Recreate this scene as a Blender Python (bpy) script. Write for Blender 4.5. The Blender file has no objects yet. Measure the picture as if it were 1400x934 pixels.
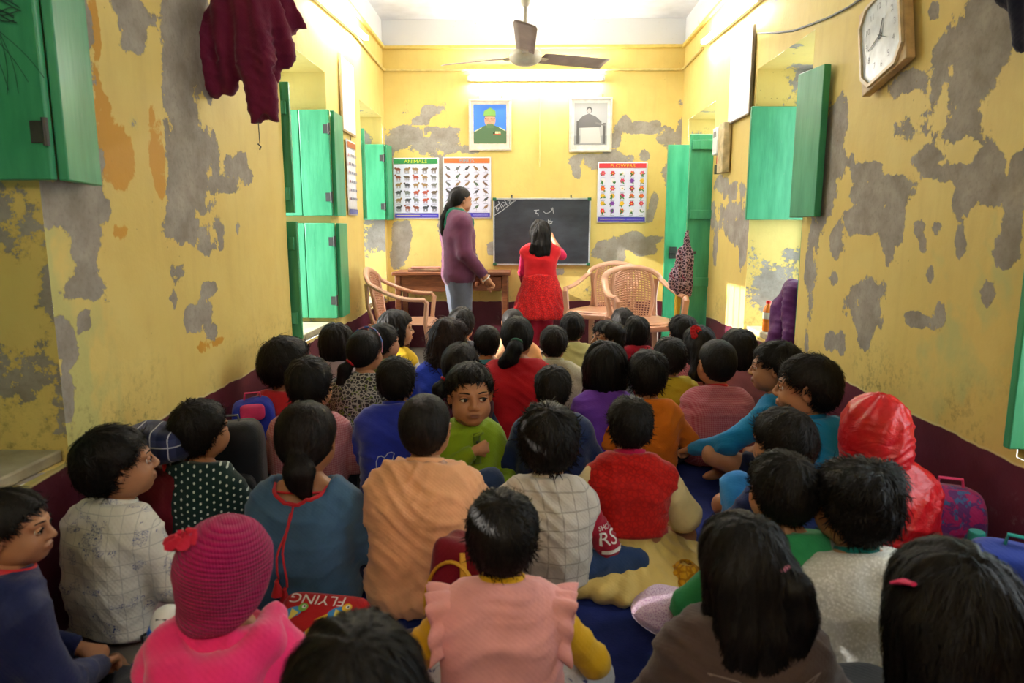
import bpy, math, random
import numpy as np
from mathutils import Vector, Matrix, Euler
from mathutils.bvhtree import BVHTree
from mathutils.kdtree import KDTree

C = bpy.context.scene.collection
R = math.radians
rng = random.Random(7)
nrs = np.random.RandomState(11)

# ------------------------------------------------------------------ camera, world, sun, exposure
F, CX, CY, CAM_H = 933.0, 700.0, 467.0, 1.12
PITCH = math.atan(152 / F)
YAW = math.atan(18 * math.cos(PITCH) / F)
cam = bpy.data.cameras.new('camera')
cam.sensor_width = 36.0
cam.lens = F / 1400 * 36.0
cam.clip_start = 0.05
cam.dof.use_dof = True
cam.dof.focus_distance = 4.6
cam.dof.aperture_fstop = 4.5
camo = bpy.data.objects.new('camera', cam)
C.objects.link(camo)
camo.location = (0, 0, CAM_H)
camo.rotation_euler = (math.pi / 2 - PITCH, 0, YAW)
bpy.context.scene.camera = camo

scn = bpy.context.scene
scn.view_settings.view_transform = 'Standard'
scn.view_settings.look = 'None'
scn.view_settings.gamma = 1.0
scn.view_settings.exposure = 0.32
scn.view_settings.use_curve_mapping = False

TUBE_WATT = 150.0          # emission strength of the fluorescent tubes
SKY = 4.5
world = bpy.data.worlds.new('world')
scn.world = world
world.use_nodes = True
bgn = world.node_tree.nodes['Background']
bgn.inputs[0].default_value = (0.86, 0.94, 1.0, 1)
bgn.inputs[1].default_value = SKY

sun = bpy.data.lights.new('sun', 'SUN')
sun.energy = 13.0
sun.angle = R(0.6)
sun.color = (1.0, 0.95, 0.87)
suno = bpy.data.objects.new('sun', sun)
C.objects.link(suno)
suno.rotation_euler = Vector((1.0, 0.12, -0.42)).to_track_quat('-Z', 'Y').to_euler()

# ------------------------------------------------------------------ picture to place: a pixel of the photograph on a plane of the room
_f = np.array([-math.sin(YAW) * math.cos(PITCH), math.cos(YAW) * math.cos(PITCH), -math.sin(PITCH)])
_r = np.array([math.cos(YAW), math.sin(YAW), 0])
_u = np.cross(_r, _f)
_o = np.array([0, 0, CAM_H])
def _ray(x, y): return _f + _r * (x - CX) / F - _u * (y - CY) / F
def onX(x, y, X): d = _ray(x, y); return Vector(_o + d * X / d[0])
def onY(x, y, Y): d = _ray(x, y); return Vector(_o + d * Y / d[1])
def onZ(x, y, Z): d = _ray(x, y); return Vector(_o + d * (Z - CAM_H) / d[2])
def depth(p): return float((np.array(p) - _o) @ _f)

XL, XR, YB, ZC = -1.30, 1.43, 6.50, 2.99
YF = -1.4
DADO = 0.45

# ------------------------------------------------------------------ materials
def lin(h):
    if isinstance(h, str):
        h = h.lstrip('#')
        c = [int(h[i:i + 2], 16) / 255 for i in (0, 2, 4)]
    else:
        c = list(h)
    return tuple((v / 12.92 if v <= .04045 else ((v + .055) / 1.055) ** 2.4) for v in c) + (1.0,)

class NT:
    """small helper to write node trees"""
    def __init__(s, name):
        s.m = bpy.data.materials.new(name)
        s.m.use_nodes = True
        s.t = s.m.node_tree
        s.b = s.t.nodes['Principled BSDF']
    def n(s, typ, **kw):
        nd = s.t.nodes.new(typ)
        for k, v in kw.items():
            setattr(nd, k, v)
        return nd
    def put(s, sock, v):
        if isinstance(v, bpy.types.NodeSocket):
            s.t.links.new(v, sock)
        elif v is not None:
            sock.default_value = v
    def math(s, op, a, b=0.0, c=None, clamp=False):
        nd = s.n('ShaderNodeMath', operation=op, use_clamp=clamp)
        s.put(nd.inputs[0], a); s.put(nd.inputs[1], b)
        if c is not None: s.put(nd.inputs[2], c)
        return nd.outputs[0]
    def mix(s, f, a, b, mode='MIX'):
        nd = s.n('ShaderNodeMix', data_type='RGBA', blend_type=mode)
        s.put(nd.inputs[0], f); s.put(nd.inputs[6], a); s.put(nd.inputs[7], b)
        return nd.outputs[2]
    def obj(s):
        return s.n('ShaderNodeTexCoord').outputs['Object']
    def sep(s, v):
        nd = s.n('ShaderNodeSeparateXYZ'); s.put(nd.inputs[0], v); return nd.outputs
    def comb(s, x, y, z):
        nd = s.n('ShaderNodeCombineXYZ')
        for i, v in enumerate((x, y, z)): s.put(nd.inputs[i], v)
        return nd.outputs[0]
    def noise(s, vec, scale, detail=3.0, rough=.55, dist=0.0):
        nd = s.n('ShaderNodeTexNoise')
        s.put(nd.inputs['Vector'], vec); nd.inputs['Scale'].default_value = scale
        nd.inputs['Detail'].default_value = detail; nd.inputs['Roughness'].default_value = rough
        nd.inputs['Distortion'].default_value = dist
        return nd.outputs[0]
    def voro(s, vec, scale, feature='F1', out='Distance', rand=1.0):
        nd = s.n('ShaderNodeTexVoronoi', feature=feature)
        s.put(nd.inputs['Vector'], vec); nd.inputs['Scale'].default_value = scale
        nd.inputs['Randomness'].default_value = rand
        return nd.outputs[out]
    def step(s, v, lo, hi):
        nd = s.n('ShaderNodeMapRange', clamp=True)
        s.put(nd.inputs[0], v); nd.inputs[1].default_value = lo; nd.inputs[2].default_value = hi
        return nd.outputs[0]
    def scale(s, v, xyz):
        nd = s.n('ShaderNodeVectorMath', operation='MULTIPLY'); s.put(nd.inputs[0], v); nd.inputs[1].default_value = xyz
        return nd.outputs[0]
    def bump(s, h, strength=.3, dist=.01):
        nd = s.n('ShaderNodeBump'); s.put(nd.inputs['Height'], h)
        nd.inputs['Strength'].default_value = strength; nd.inputs['Distance'].default_value = dist
        s.t.links.new(nd.outputs[0], s.b.inputs['Normal'])
    def attr(s, name):
        return s.n('ShaderNodeAttribute', attribute_name=name).outputs
    def out(s, col, rough=.6, spec=.4, metal=0.0, **kw):
        s.put(s.b.inputs['Base Color'], col); s.put(s.b.inputs['Roughness'], rough)
        s.b.inputs['Specular IOR Level'].default_value = spec
        s.b.inputs['Metallic'].default_value = metal
        for k, v in kw.items(): s.put(s.b.inputs[k.replace('_', ' ')], v)
        return s.m

_mc = {}
def plain(name, col, rough=.5, spec=.4, metal=0.0, var=.06, nscale=18, bump=0.0, **kw):
    key = (name, col if isinstance(col, str) else tuple(col), rough)
    if key in _mc: return _mc[key]
    t = NT(name); v = t.obj(); c = lin(col)
    n = t.noise(v, nscale, 4)
    dark = tuple(x * (1 - 3 * var) for x in c[:3]) + (1,)
    light = tuple(min(1, x * (1 + 2 * var)) for x in c[:3]) + (1,)
    if bump: t.bump(t.noise(v, nscale * 6, 3), bump, .004)
    _mc[key] = t.out(t.mix(t.step(n, .3, .7), dark, light), rough, spec, metal, **kw)
    return _mc[key]

# ------------------------------------------------------------------ mesh helpers
class MB:
    def __init__(s): s.v = []; s.f = []; s.mi = []; s.col = []; s.m = 0; s.c = None
    def add(s, vs, fs):
        o = len(s.v); s.v.extend([tuple(p) for p in vs])
        for f in fs:
            s.f.append(tuple(i + o for i in f)); s.mi.append(s.m); s.col.append(s.c)
        return s
    def box(s, c, d, rot=None):
        hx, hy, hz = d[0] / 2, d[1] / 2, d[2] / 2
        vs = [Vector((sx * hx, sy * hy, sz * hz)) for sx in (-1, 1) for sy in (-1, 1) for sz in (-1, 1)]
        if rot is not None:
            M = rot if isinstance(rot, Matrix) else Euler(rot).to_matrix()
            vs = [M @ v for v in vs]
        c = Vector(c)
        return s.add([v + c for v in vs], [(0, 1, 3, 2), (4, 6, 7, 5), (0, 4, 5, 1), (2, 3, 7, 6), (0, 2, 6, 4), (1, 5, 7, 3)])
    def b2(s, a, b):
        return s.box([(a[i] + b[i]) / 2 for i in range(3)], [abs(b[i] - a[i]) for i in range(3)])
    def tube(s, pts, rad, n=10, caps=True, flat=1.0, upv=(0, 0, 1)):
        pts = [Vector(p) for p in pts]
        if not hasattr(rad, '__len__'): rad = [rad] * len(pts)
        vs, fs = [], []
        prev = None
        for i, p in enumerate(pts):
            t = (pts[min(i + 1, len(pts) - 1)] - pts[max(i - 1, 0)]).normalized()
            a = prev if prev is not None else Vector(upv)
            a = a - t * a.dot(t)
            if a.length < 1e-4: a = Vector((1, 0, 0)) - t * t.x
            a.normalize(); prev = a; b = t.cross(a)
            for k in range(n):
                w = 2 * math.pi * k / n
                vs.append(p + a * (math.cos(w) * rad[i] * flat) + b * (math.sin(w) * rad[i]))
        for i in range(len(pts) - 1):
            for k in range(n):
                fs.append((i * n + k, i * n + (k + 1) % n, (i + 1) * n + (k + 1) % n, (i + 1) * n + k))
        if caps:
            fs.append(tuple(reversed(range(n)))); fs.append(tuple(range((len(pts) - 1) * n, len(pts) * n)))
        return s.add(vs, fs)
    def lathe(s, prof, c=(0, 0, 0), n=24, axis='Z'):
        vs, fs = [], []
        for (r, z) in prof:
            for k in range(n):
                w = 2 * math.pi * k / n
                p = (r * math.cos(w), r * math.sin(w), z)
                if axis == 'Y': p = (p[0], p[2], p[1])
                if axis == 'X': p = (p[2], p[0], p[1])
                vs.append(Vector(p) + Vector(c))
        for i in range(len(prof) - 1):
            for k in range(n):
                fs.append((i * n + k, i * n + (k + 1) % n, (i + 1) * n + (k + 1) % n, (i + 1) * n + k))
        fs.append(tuple(reversed(range(n)))); fs.append(tuple(range((len(prof) - 1) * n, len(prof) * n)))
        return s.add(vs, fs)
    def prism(s, poly, a, b, axis='Y'):
        """a 2D outline pushed from a to b along axis"""
        def P(p, w):
            return {'Y': (p[0], w, p[1]), 'X': (w, p[0], p[1]), 'Z': (p[0], p[1], w)}[axis]
        n = len(poly)
        vs = [P(p, a) for p in poly] + [P(p, b) for p in poly]
        fs = [tuple(range(n)), tuple(reversed(range(n, 2 * n)))]
        fs += [(i, (i + 1) % n, n + (i + 1) % n, n + i) for i in range(n)]
        return s.add(vs, fs)
    def sheet(s, fn, nu, nv, close_u=False):
        vs = [fn(i / (nu - (0 if close_u else 1)), j / (nv - 1)) for j in range(nv) for i in range(nu)]
        fs = []
        for j in range(nv - 1):
            for i in range(nu if close_u else nu - 1):
                k = (i + 1) % nu
                fs.append((j * nu + i, j * nu + k, (j + 1) * nu + k, (j + 1) * nu + i))
        return s.add(vs, fs)
    def build(s, name, mats, parent=None, smooth=True, bevel=0.0, sub=0, solid=0.0, angle=40, fix=True):
        me = bpy.data.meshes.new(name)
        me.from_pydata(s.v, [], s.f)
        if not isinstance(mats, (list, tuple)): mats = [mats]
        for m in mats: me.materials.append(m)
        if len(mats) > 1: me.polygons.foreach_set('material_index', s.mi)
        if any(c is not None for c in s.col):
            a = me.color_attributes.new('Col', 'FLOAT_COLOR', 'CORNER')
            buf = []
            for f, c in zip(s.f, s.col): buf.extend(list(lin(c or 'ffffff')) * len(f))
            a.data.foreach_set('color', buf)
        me.update()
        if fix:
            import bmesh
            bm = bmesh.new(); bm.from_mesh(me); bmesh.ops.recalc_face_normals(bm, faces=bm.faces); bm.to_mesh(me); bm.free()
        if smooth:
            me.polygons.foreach_set('use_smooth', [True] * len(me.polygons))
            if not sub: me.set_sharp_from_angle(angle=R(angle))
        o = bpy.data.objects.new(name, me); C.objects.link(o)
        if parent is not None: o.parent = parent
        if solid:
            md = o.modifiers.new('solid', 'SOLIDIFY'); md.thickness = solid; md.offset = 0
        if bevel:
            md = o.modifiers.new('bevel', 'BEVEL'); md.width = bevel; md.segments = 2; md.limit_method = 'ANGLE'; md.angle_limit = R(35)
        if sub:
            md = o.modifiers.new('sub', 'SUBSURF'); md.levels = sub; md.render_levels = sub
        return o

def tag(o, label, cat, group=None, kind=None):
    o['label'] = label; o['category'] = cat
    if group: o['group'] = group
    if kind: o['kind'] = kind
    return o
def thing(name, label, cat, loc=(0, 0, 0), rz=0.0, group=None):
    o = bpy.data.objects.new(name, None); C.objects.link(o)
    o.empty_display_size = .1
    o.location = loc; o.rotation_euler = (0, 0, rz)
    return tag(o, label, cat, group)
def struct(o, label=None):
    o['kind'] = 'structure'
    if label: o['label'] = label
    return o
def mesh_np(name, V, Fq, mats, parent=None, mi=None, smooth=True, sharp=None):
    """mesh from numpy arrays; Fq is an array of quads or a list of arrays (quads / tris)"""
    if not isinstance(Fq, (list, tuple)): Fq = [Fq]
    Fq = [np.asarray(f, dtype=np.int32) for f in Fq if len(f)]
    me = bpy.data.meshes.new(name)
    me.vertices.add(len(V)); me.vertices.foreach_set('co', np.asarray(V, dtype=np.float32).ravel())
    loops = np.concatenate([f.ravel() for f in Fq])
    tot = np.concatenate([np.full(len(f), f.shape[1], dtype=np.int32) for f in Fq])
    start = np.concatenate([[0], np.cumsum(tot)[:-1]]).astype(np.int32)
    me.loops.add(len(loops)); me.loops.foreach_set('vertex_index', loops)
    me.polygons.add(len(tot)); me.polygons.foreach_set('loop_start', start)
    if not isinstance(mats, (list, tuple)): mats = [mats]
    for m in mats: me.materials.append(m)
    if mi is not None: me.polygons.foreach_set('material_index', np.asarray(mi, dtype=np.int32))
    me.polygons.foreach_set('use_smooth', np.full(len(tot), smooth))
    me.update(calc_edges=True); me.validate()
    if sharp: me.set_sharp_from_angle(angle=R(sharp))
    o = bpy.data.objects.new(name, me); C.objects.link(o)
    if parent is not None: o.parent = parent
    return o
def fattr(o, name, vals):
    a = o.data.attributes.new(name, 'FLOAT', 'POINT'); a.data.foreach_set('value', np.asarray(vals, dtype=np.float32))

# value noise on arrays
def vnoise(P, seed=0):
    P = np.asarray(P, dtype=np.float64)
    i = np.floor(P).astype(np.int64); f = P - i; f = f * f * (3 - 2 * f)
    def h(a, b, c):
        n = (a * 374761393 + b * 668265263 + c * 2147483647 + seed * 974711) & 0xffffffff
        n = ((n ^ (n >> 13)) * 1274126177) & 0xffffffff
        return ((n ^ (n >> 16)) & 0xffff) / 65535.0
    r = 0
    for dx in (0, 1):
        wx = f[..., 0] if dx else 1 - f[..., 0]
        for dy in (0, 1):
            wy = f[..., 1] if dy else 1 - f[..., 1]
            for dz in (0, 1):
                wz = f[..., 2] if dz else 1 - f[..., 2]
                r = r + wx * wy * wz * h(i[..., 0] + dx, i[..., 1] + dy, i[..., 2] + dz)
    return r
def fbm(P, oct=4, seed=0):
    a, s, r, P = .5, 0., 0., np.asarray(P, dtype=np.float64)
    for k in range(oct):
        r = r + a * vnoise(P * 2 ** k, seed + k); s += a; a *= .55
    return r / s
VC = None
def vcol_mat():
    """printed ink: the colour comes with each printed shape"""
    global VC
    if VC is None:
        t = NT('printed ink'); VC = t.out(t.attr('Col')['Color'], .45, .4)
    return VC
def text_mesh(txt, size, thick=0.0):
    cu = bpy.data.curves.new('lettering', 'FONT'); cu.body = txt; cu.size = size; cu.extrude = thick
    cu.align_x = 'CENTER'; cu.align_y = 'CENTER'; cu.resolution_u = 3
    o = bpy.data.objects.new('lettering', cu); C.objects.link(o)
    dg = bpy.context.evaluated_depsgraph_get()
    me = bpy.data.meshes.new_from_object(o.evaluated_get(dg))
    vs = [v.co.copy() for v in me.vertices]; fs = [tuple(p.vertices) for p in me.polygons]
    bpy.data.objects.remove(o); bpy.data.curves.remove(cu); bpy.data.meshes.remove(me)
    return vs, fs
# ================================================================== the room
def wall_mat(name, seed):
    t = NT(name); v = t.obj(); x, y, z = t.sep(v)
    big = t.noise(v, 1.3, 4); mid = t.noise(v, 7, 5, .6); fine = t.noise(v, 42, 4, .65)
    yel = t.mix(t.step(big, .3, .7), lin('dcc069'), lin('e5cf7e'))
    yel = t.mix(t.math('MULTIPLY', t.step(mid, .45, .75), .35), yel, lin('d3b262'))
    streak = t.noise(t.scale(v, (9, 9, 1.2)), 2.2, 3)
    yel = t.mix(t.math('MULTIPLY', t.step(streak, .52, .75), .25), yel, lin('ccb068'))
    ora = t.math('ADD', t.attr('orange')['Fac'], t.math('MULTIPLY', t.math('SUBTRACT', fine, .5), .5))
    yel = t.mix(t.step(ora, .47, .56), yel, lin('cf962f'))
    pal = t.math('ADD', t.attr('pale')['Fac'], t.math('MULTIPLY', t.math('SUBTRACT', mid, .5), .9))
    yel = t.mix(t.math('MULTIPLY', t.step(pal, .4, .75), .8), yel, lin('c3c27c'))
    # white band above the moulding
    yel = t.mix(t.step(z, 2.755, 2.76), yel, lin('d9d8d6'))
    # bare plaster where the paint has come off
    e = t.math('ADD', t.attr('peel')['Fac'], t.math('MULTIPLY', t.math('SUBTRACT', fine, .5), .6))
    e = t.math('ADD', e, t.math('MULTIPLY', t.math('SUBTRACT', mid, .5), .6))
    pm = t.step(e, .495, .515)
    plaster = t.mix(t.step(t.noise(v, 9, 5, .6), .3, .7), lin('8d8479'), lin('aea69c'))
    plaster = t.mix(t.math('MULTIPLY', t.step(t.noise(v, 60, 3), .5, .7), .3), plaster, lin('786f66'))
    rim = t.math('SUBTRACT', t.step(e, .44, .50), pm)
    col = t.mix(pm, t.mix(t.math('MULTIPLY', rim, .45), yel, lin('b79a4a')), plaster)
    # pin holes, scrapes
    pits = t.step(t.voro(v, 26), .10, .06)
    pits = t.math('MULTIPLY', pits, t.step(t.noise(v, 3.5, 2), .58, .66))
    col = t.mix(t.math('MULTIPLY', pits, .7), col, lin('8a6d3a'))
    # black mould just over the dado
    low = t.math('MULTIPLY', t.step(z, DADO + .28, DADO + .01), t.step(t.noise(v, 34, 5, .7), .5, .68))
    low = t.math('MULTIPLY', low, t.step(t.noise(v, 2.2, 2), .44, .6))
    col = t.mix(t.math('MULTIPLY', low, .8), col, lin('6b5a2c'))
    # maroon dado with a hand-cut edge
    edge = t.math('ADD', z, t.math('MULTIPLY', t.math('SUBTRACT', t.noise(v, 3.5, 3), .5), .05))
    dado = t.step(edge, DADO + .004, DADO)
    red = t.mix(t.step(t.noise(v, 6, 4), .35, .7), lin('54202f'), lin('652a3a'))
    scuff = t.math('MULTIPLY', t.step(t.noise(v, 19, 5, .7), .6, .72), t.step(t.noise(v, 2.6, 2), .52, .62))
    red = t.mix(t.math('MULTIPLY', scuff, .55), red, lin('9a8a86'))
    col = t.mix(dado, col, red)
    line = t.math('MULTIPLY', t.step(edge, DADO + .012, DADO + .006), t.math('SUBTRACT', 1.0, dado))
    col = t.mix(t.math('MULTIPLY', line, .6), col, lin('e8d9a0'))
    h = t.math('ADD', t.math('MULTIPLY', fine, .35), t.math('MULTIPLY', t.math('SUBTRACT', 1.0, pm), .8))
    h = t.math('ADD', h, t.math('MULTIPLY', mid, .8))
    t.bump(h, .45, .006)
    rough = t.mix(pm, (.62,) * 3 + (1,), (.9,) * 3 + (1,))
    return t.out(col, t.math('SUBTRACT', rough, t.math('MULTIPLY', dado, .2)), .35)
WALL = wall_mat('peeling yellow wall paint', 1)

def blob_attr(U, V, blobs):
    """0..1 field, high inside the listed ellipses (u, v, ru, rv, strength)"""
    m = np.zeros_like(U)
    for (u, v, ru, rv, st) in blobs:
        r2 = ((U - u) / ru) ** 2 + ((V - v) / rv) ** 2
        m = np.maximum(m, st * np.clip(1.15 - .48 * r2, 0, 1))
    return m

def wall_grid(name, to3, u0, u1, holes, blobs, orange=(), pale=(), step=.03, seed=0, depth_hole=.42, z0=0.0, uneven=.006):
    us = sorted(set([round(x, 4) for x in list(np.arange(u0, u1, step)) + [u1] + [h[0] for h in holes] + [h[1] for h in holes]]))
    vs = sorted(set([round(x, 4) for x in list(np.arange(z0, ZC, step)) + [ZC] + [h[2] for h in holes] + [h[3] for h in holes]]))
    us = [u for i, u in enumerate(us) if i == 0 or u - us[i - 1] > .004 or any(abs(u - h[k]) < 1e-3 for h in holes for k in (0, 1))]
    U, V = np.meshgrid(us, vs)
    nu, nv = len(us), len(vs)
    bu = np.ones_like(U)
    P3 = np.stack([U * 2.2, V * 2.2, np.full_like(U, seed * 7.3)], -1)
    wob = (fbm(P3, 4, seed) - .5) * uneven * 2 * np.clip(np.minimum(np.minimum(U - u0, u1 - U), np.minimum(V, ZC - V)) / .15, 0, 1)
    pts = np.stack([np.array(to3(U, V, wob)[k]) for k in range(3)], -1).reshape(-1, 3)
    q = []
    for j in range(nv - 1):
        for i in range(nu - 1):
            cu, cv = (us[i] + us[i + 1]) / 2, (vs[j] + vs[j + 1]) / 2
            if any(h[0] < cu < h[1] and h[2] < cv < h[3] for h in holes): continue
            a = j * nu + i
            q.append((a, a + 1, a + 1 + nu, a + nu))
    n1 = fbm(np.stack([U * 3.1, V * 3.1, np.zeros_like(U)], -1) + seed * 13.7, 5, seed)
    n2 = fbm(np.stack([U * 11., V * 7., np.zeros_like(U)], -1) + seed * 3.7, 4, seed + 5)
    n3 = fbm(np.stack([U * 27., V * 19., np.zeros_like(U)], -1) + seed * 5.1, 3, seed + 8)
    def field(bl, base=0.0): return (blob_attr(U, V, bl) * (.25 + 1.15 * n2) + base + (n1 - .5) * 1.0 + (n2 - .5) * .75 + (n3 - .5) * .45 + .03).ravel()
    pe, orr, pa = field(blobs), field(orange) - .02, field(pale)
    # reveals of the openings, gridded too
    V2, Q2, P2 = [], [], []
    off = len(pts)
    for h in holes:
        loop = [((h[0], h[2]), (h[0], h[3])), ((h[0], h[3]), (h[1], h[3])), ((h[1], h[3]), (h[1], h[2])), ((h[1], h[2]), (h[0], h[2]))]
        for (a, b) in loop:
            L = math.hypot(b[0] - a[0], b[1] - a[1]); n = max(2, int(L / .04)); m = 11
            base = off + len(V2)
            for j in range(m):
                for i in range(n + 1):
                    uu = a[0] + (b[0] - a[0]) * i / n; vv = a[1] + (b[1] - a[1]) * i / n
                    d = depth_hole * j / (m - 1)
                    V2.append([float(c) for c in to3(uu, vv, -d)])
            for j in range(m - 1):
                for i in range(n):
                    k = base + j * (n + 1) + i
                    Q2.append((k, k + 1, k + n + 2, k + n + 1))
    if V2:
        A = np.array(V2)
        nn = fbm(A * 4.1 + seed, 5, seed + 3)
        ext = (nn - .5) * 1.9 + .27 + .2 * np.clip(1.3 - A[:, 2], 0, 1)
        pts = np.vstack([pts, A]); q += Q2
        pe = np.concatenate([pe, ext]); orr = np.concatenate([orr, np.zeros(len(A))]); pa = np.concatenate([pa, .25 + (nn - .5)])
    o = mesh_np(name, pts, np.array(q), WALL, smooth=True, sharp=40)
    fattr(o, 'peel', pe); fattr(o, 'orange', orr); fattr(o, 'pale', pa)
    return struct(o)

def px_blobs(lst, plane):
    """ellipses measured on the photograph (centre x, y, half width, half height, strength) laid out in metres on their wall"""
    out = []
    for e in lst:
        x, y, rx, ry = e[:4]; st = e[4] if len(e) > 4 else 1.0
        if plane == 'L' or plane == 'R':
            X = XL if plane == 'L' else XR
            a, b = onX(x - rx, y, X), onX(x + rx, y, X); c = onX(x, y, X); d, f = onX(x, y - ry, X), onX(x, y + ry, X)
            out.append((c.y, c.z, max(.03, abs(b.y - a.y) / 2), max(.03, abs(d.z - f.z) / 2), st))
        else:
            a, b = onY(x - rx, y, YB), onY(x + rx, y, YB); c = onY(x, y, YB); d, f = onY(x, y - ry, YB), onY(x, y + ry, YB)
            out.append((c.x, c.z, abs(b.x - a.x) / 2, abs(d.z - f.z) / 2, st))
    return out

LEFT_B = [(258, 50, 34, 80), (250, 140, 22, 50), (262, 205, 30, 55), (272, 260, 24, 40), (245, 280, 16, 45), (180, 20, 26, 40), (175, 60, 14, 16), (205, 28, 8, 12),
          (60, 272, 70, 22), (108, 285, 42, 36), (120, 330, 24, 46), (120, 392, 34, 20), (143, 400, 5, 20), (85, 470, 18, 34), (90, 535, 7, 34), (128, 215, 14, 40), (120, 70, 10, 70, .9),
          (250, 310, 26, 24), (300, 312, 26, 14), (286, 330, 20, 20), (246, 375, 13, 13), (284, 395, 14, 10), (275, 430, 16, 22), (290, 455, 8, 14), (238, 408, 5, 7), (330, 230, 16, 22), (312, 255, 18, 8), (320, 308, 8, 9), (262, 430, 8, 8), (115, 440, 8, 14)]
LEFT_O = [(145, 190, 16, 60), (215, 210, 10, 60), (130, 45, 8, 50), (160, 215, 18, 40), (168, 315, 14, 18), (288, 470, 16, 10), (135, 120, 10, 50)]
BACK_B = [(548, 192, 24, 16), (585, 200, 18, 20), (610, 196, 20, 16), (575, 165, 10, 5), (588, 152, 10, 7), (604, 178, 26, 5), (570, 190, 10, 12), (640, 205, 30, 6), (545, 335, 12, 28), (556, 320, 6, 20), (603, 262, 5, 50), (602, 225, 8, 18),
          (672, 340, 5, 8), (800, 222, 22, 10), (790, 236, 8, 10), (842, 215, 26, 8), (850, 172, 12, 14), (842, 192, 8, 10), (885, 170, 18, 5), (912, 190, 12, 16), (880, 178, 30, 5), (882, 212, 8, 8), (930, 165, 6, 40),
          (862, 330, 22, 10), (836, 345, 18, 14), (882, 340, 16, 8), (890, 328, 14, 5), (893, 275, 6, 16), (889, 295, 6, 8), (760, 372, 8, 4), (522, 200, 16, 24), (916, 240, 10, 14)]
RIGHT_B = [(1310, 105, 50, 60), (1350, 80, 44, 80), (1235, 115, 26, 16), (1268, 165, 40, 22), (1310, 160, 36, 36), (1140, 175, 18, 40), (1146, 225, 22, 20), (1128, 260, 14, 50), (1200, 262, 38, 18), (1182, 238, 20, 14), (1270, 215, 22, 12), (1290, 235, 26, 10),
           (1178, 300, 26, 18), (1218, 300, 16, 40), (1214, 345, 6, 20), (1146, 330, 10, 22), (1110, 350, 8, 60, .9), (1105, 440, 5, 44, .9), (1180, 420, 24, 30), (1192, 395, 16, 20), (1180, 450, 10, 24), (1152, 470, 6, 16), (1136, 466, 8, 12),
           (1350, 245, 30, 36), (1320, 275, 16, 34), (1376, 345, 18, 20), (1385, 300, 14, 50), (1395, 245, 18, 40), (1362, 225, 12, 16), (1312, 335, 6, 22), (1255, 313, 8, 9), (1270, 376, 7, 7), (1255, 438, 26, 6), (1284, 428, 5, 18), (1350, 400, 8, 14), (1262, 335, 4, 8), (1280, 310, 4, 5),
           (990, 296, 26, 20), (1006, 312, 14, 20), (1016, 335, 5, 30), (985, 252, 8, 10), (1000, 262, 14, 12), (978, 340, 3, 30, .9), (1140, 380, 6, 8), (1230, 60, 10, 16), (1275, 15, 7, 12), (1340, 20, 40, 26)]
wins_L = [(1.0, 1.846, .47, 2.13), (3.745, 4.616, .47, 2.13), (5.543, 6.398, .47, 2.13)]
wins_R = [(1.05, 1.93, .47, 2.10), (3.60, 4.448, .47, 2.10), (5.375, 6.233, 0.0, 2.08)]
wall_left = wall_grid('wall_left', lambda u, v, w: (XL + w, u, v), YF, YB, wins_L, px_blobs(LEFT_B, 'L'), px_blobs(LEFT_O, 'L'), [(1.55, .9, .5, .6, .9)], seed=1)
wall_right = wall_grid('wall_right', lambda u, v, w: (XR - w, u, v), YF, YB, wins_R, px_blobs(RIGHT_B, 'R'), [], [(2.0, .8, .5, .4, .55)], seed=2)
wall_back = wall_grid('wall_back', lambda u, v, w: (u, YB - w, v), XL, XR, [], px_blobs(BACK_B, 'B'), [], [], seed=3)
wall_front = wall_grid('wall_front', lambda u, v, w: (u, YF + w, v), XL, XR, [], [(0, 1.5, .5, .4, .9)], step=.12, seed=4)

cm = plain('whitewashed ceiling', 'cfcfd1', .9, .2, var=.04, nscale=5, bump=.2)
m = MB(); m.b2((XL - .4, YF - .1, ZC), (XR + .4, YB + .1, ZC + .12)); struct(m.build('ceiling', cm, smooth=False))
t = NT('worn cement floor'); v = t.obj()
t.bump(t.noise(v, 40, 4), .3, .004)
fm = t.out(t.mix(t.step(t.noise(v, 4, 5, .6), .3, .7), lin('6b6259'), lin('8d8376')), .65, .4)
m = MB(); m.b2((XL - .42, YF - .1, -.1), (XR + .42, YB + .1, 0)); struct(m.build('floor', fm, smooth=False))

# moulding under the white band
TR = plain('yellow moulding paint', 'dcc065', .6, .35, var=.04)
m = MB(); m.b2((XL + .002, YF, 2.735), (XL + .03, YB, 2.765)); struct(m.build('trim_1', TR, bevel=.006))
m = MB(); m.b2((XR - .03, YF, 2.735), (XR - .002, YB, 2.765)); struct(m.build('trim_2', TR, bevel=.006))
m = MB(); m.b2((XL + .03, YB - .03, 2.735), (XR - .03, YB - .002, 2.765)); struct(m.build('trim_3', TR, bevel=.006))

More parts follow.
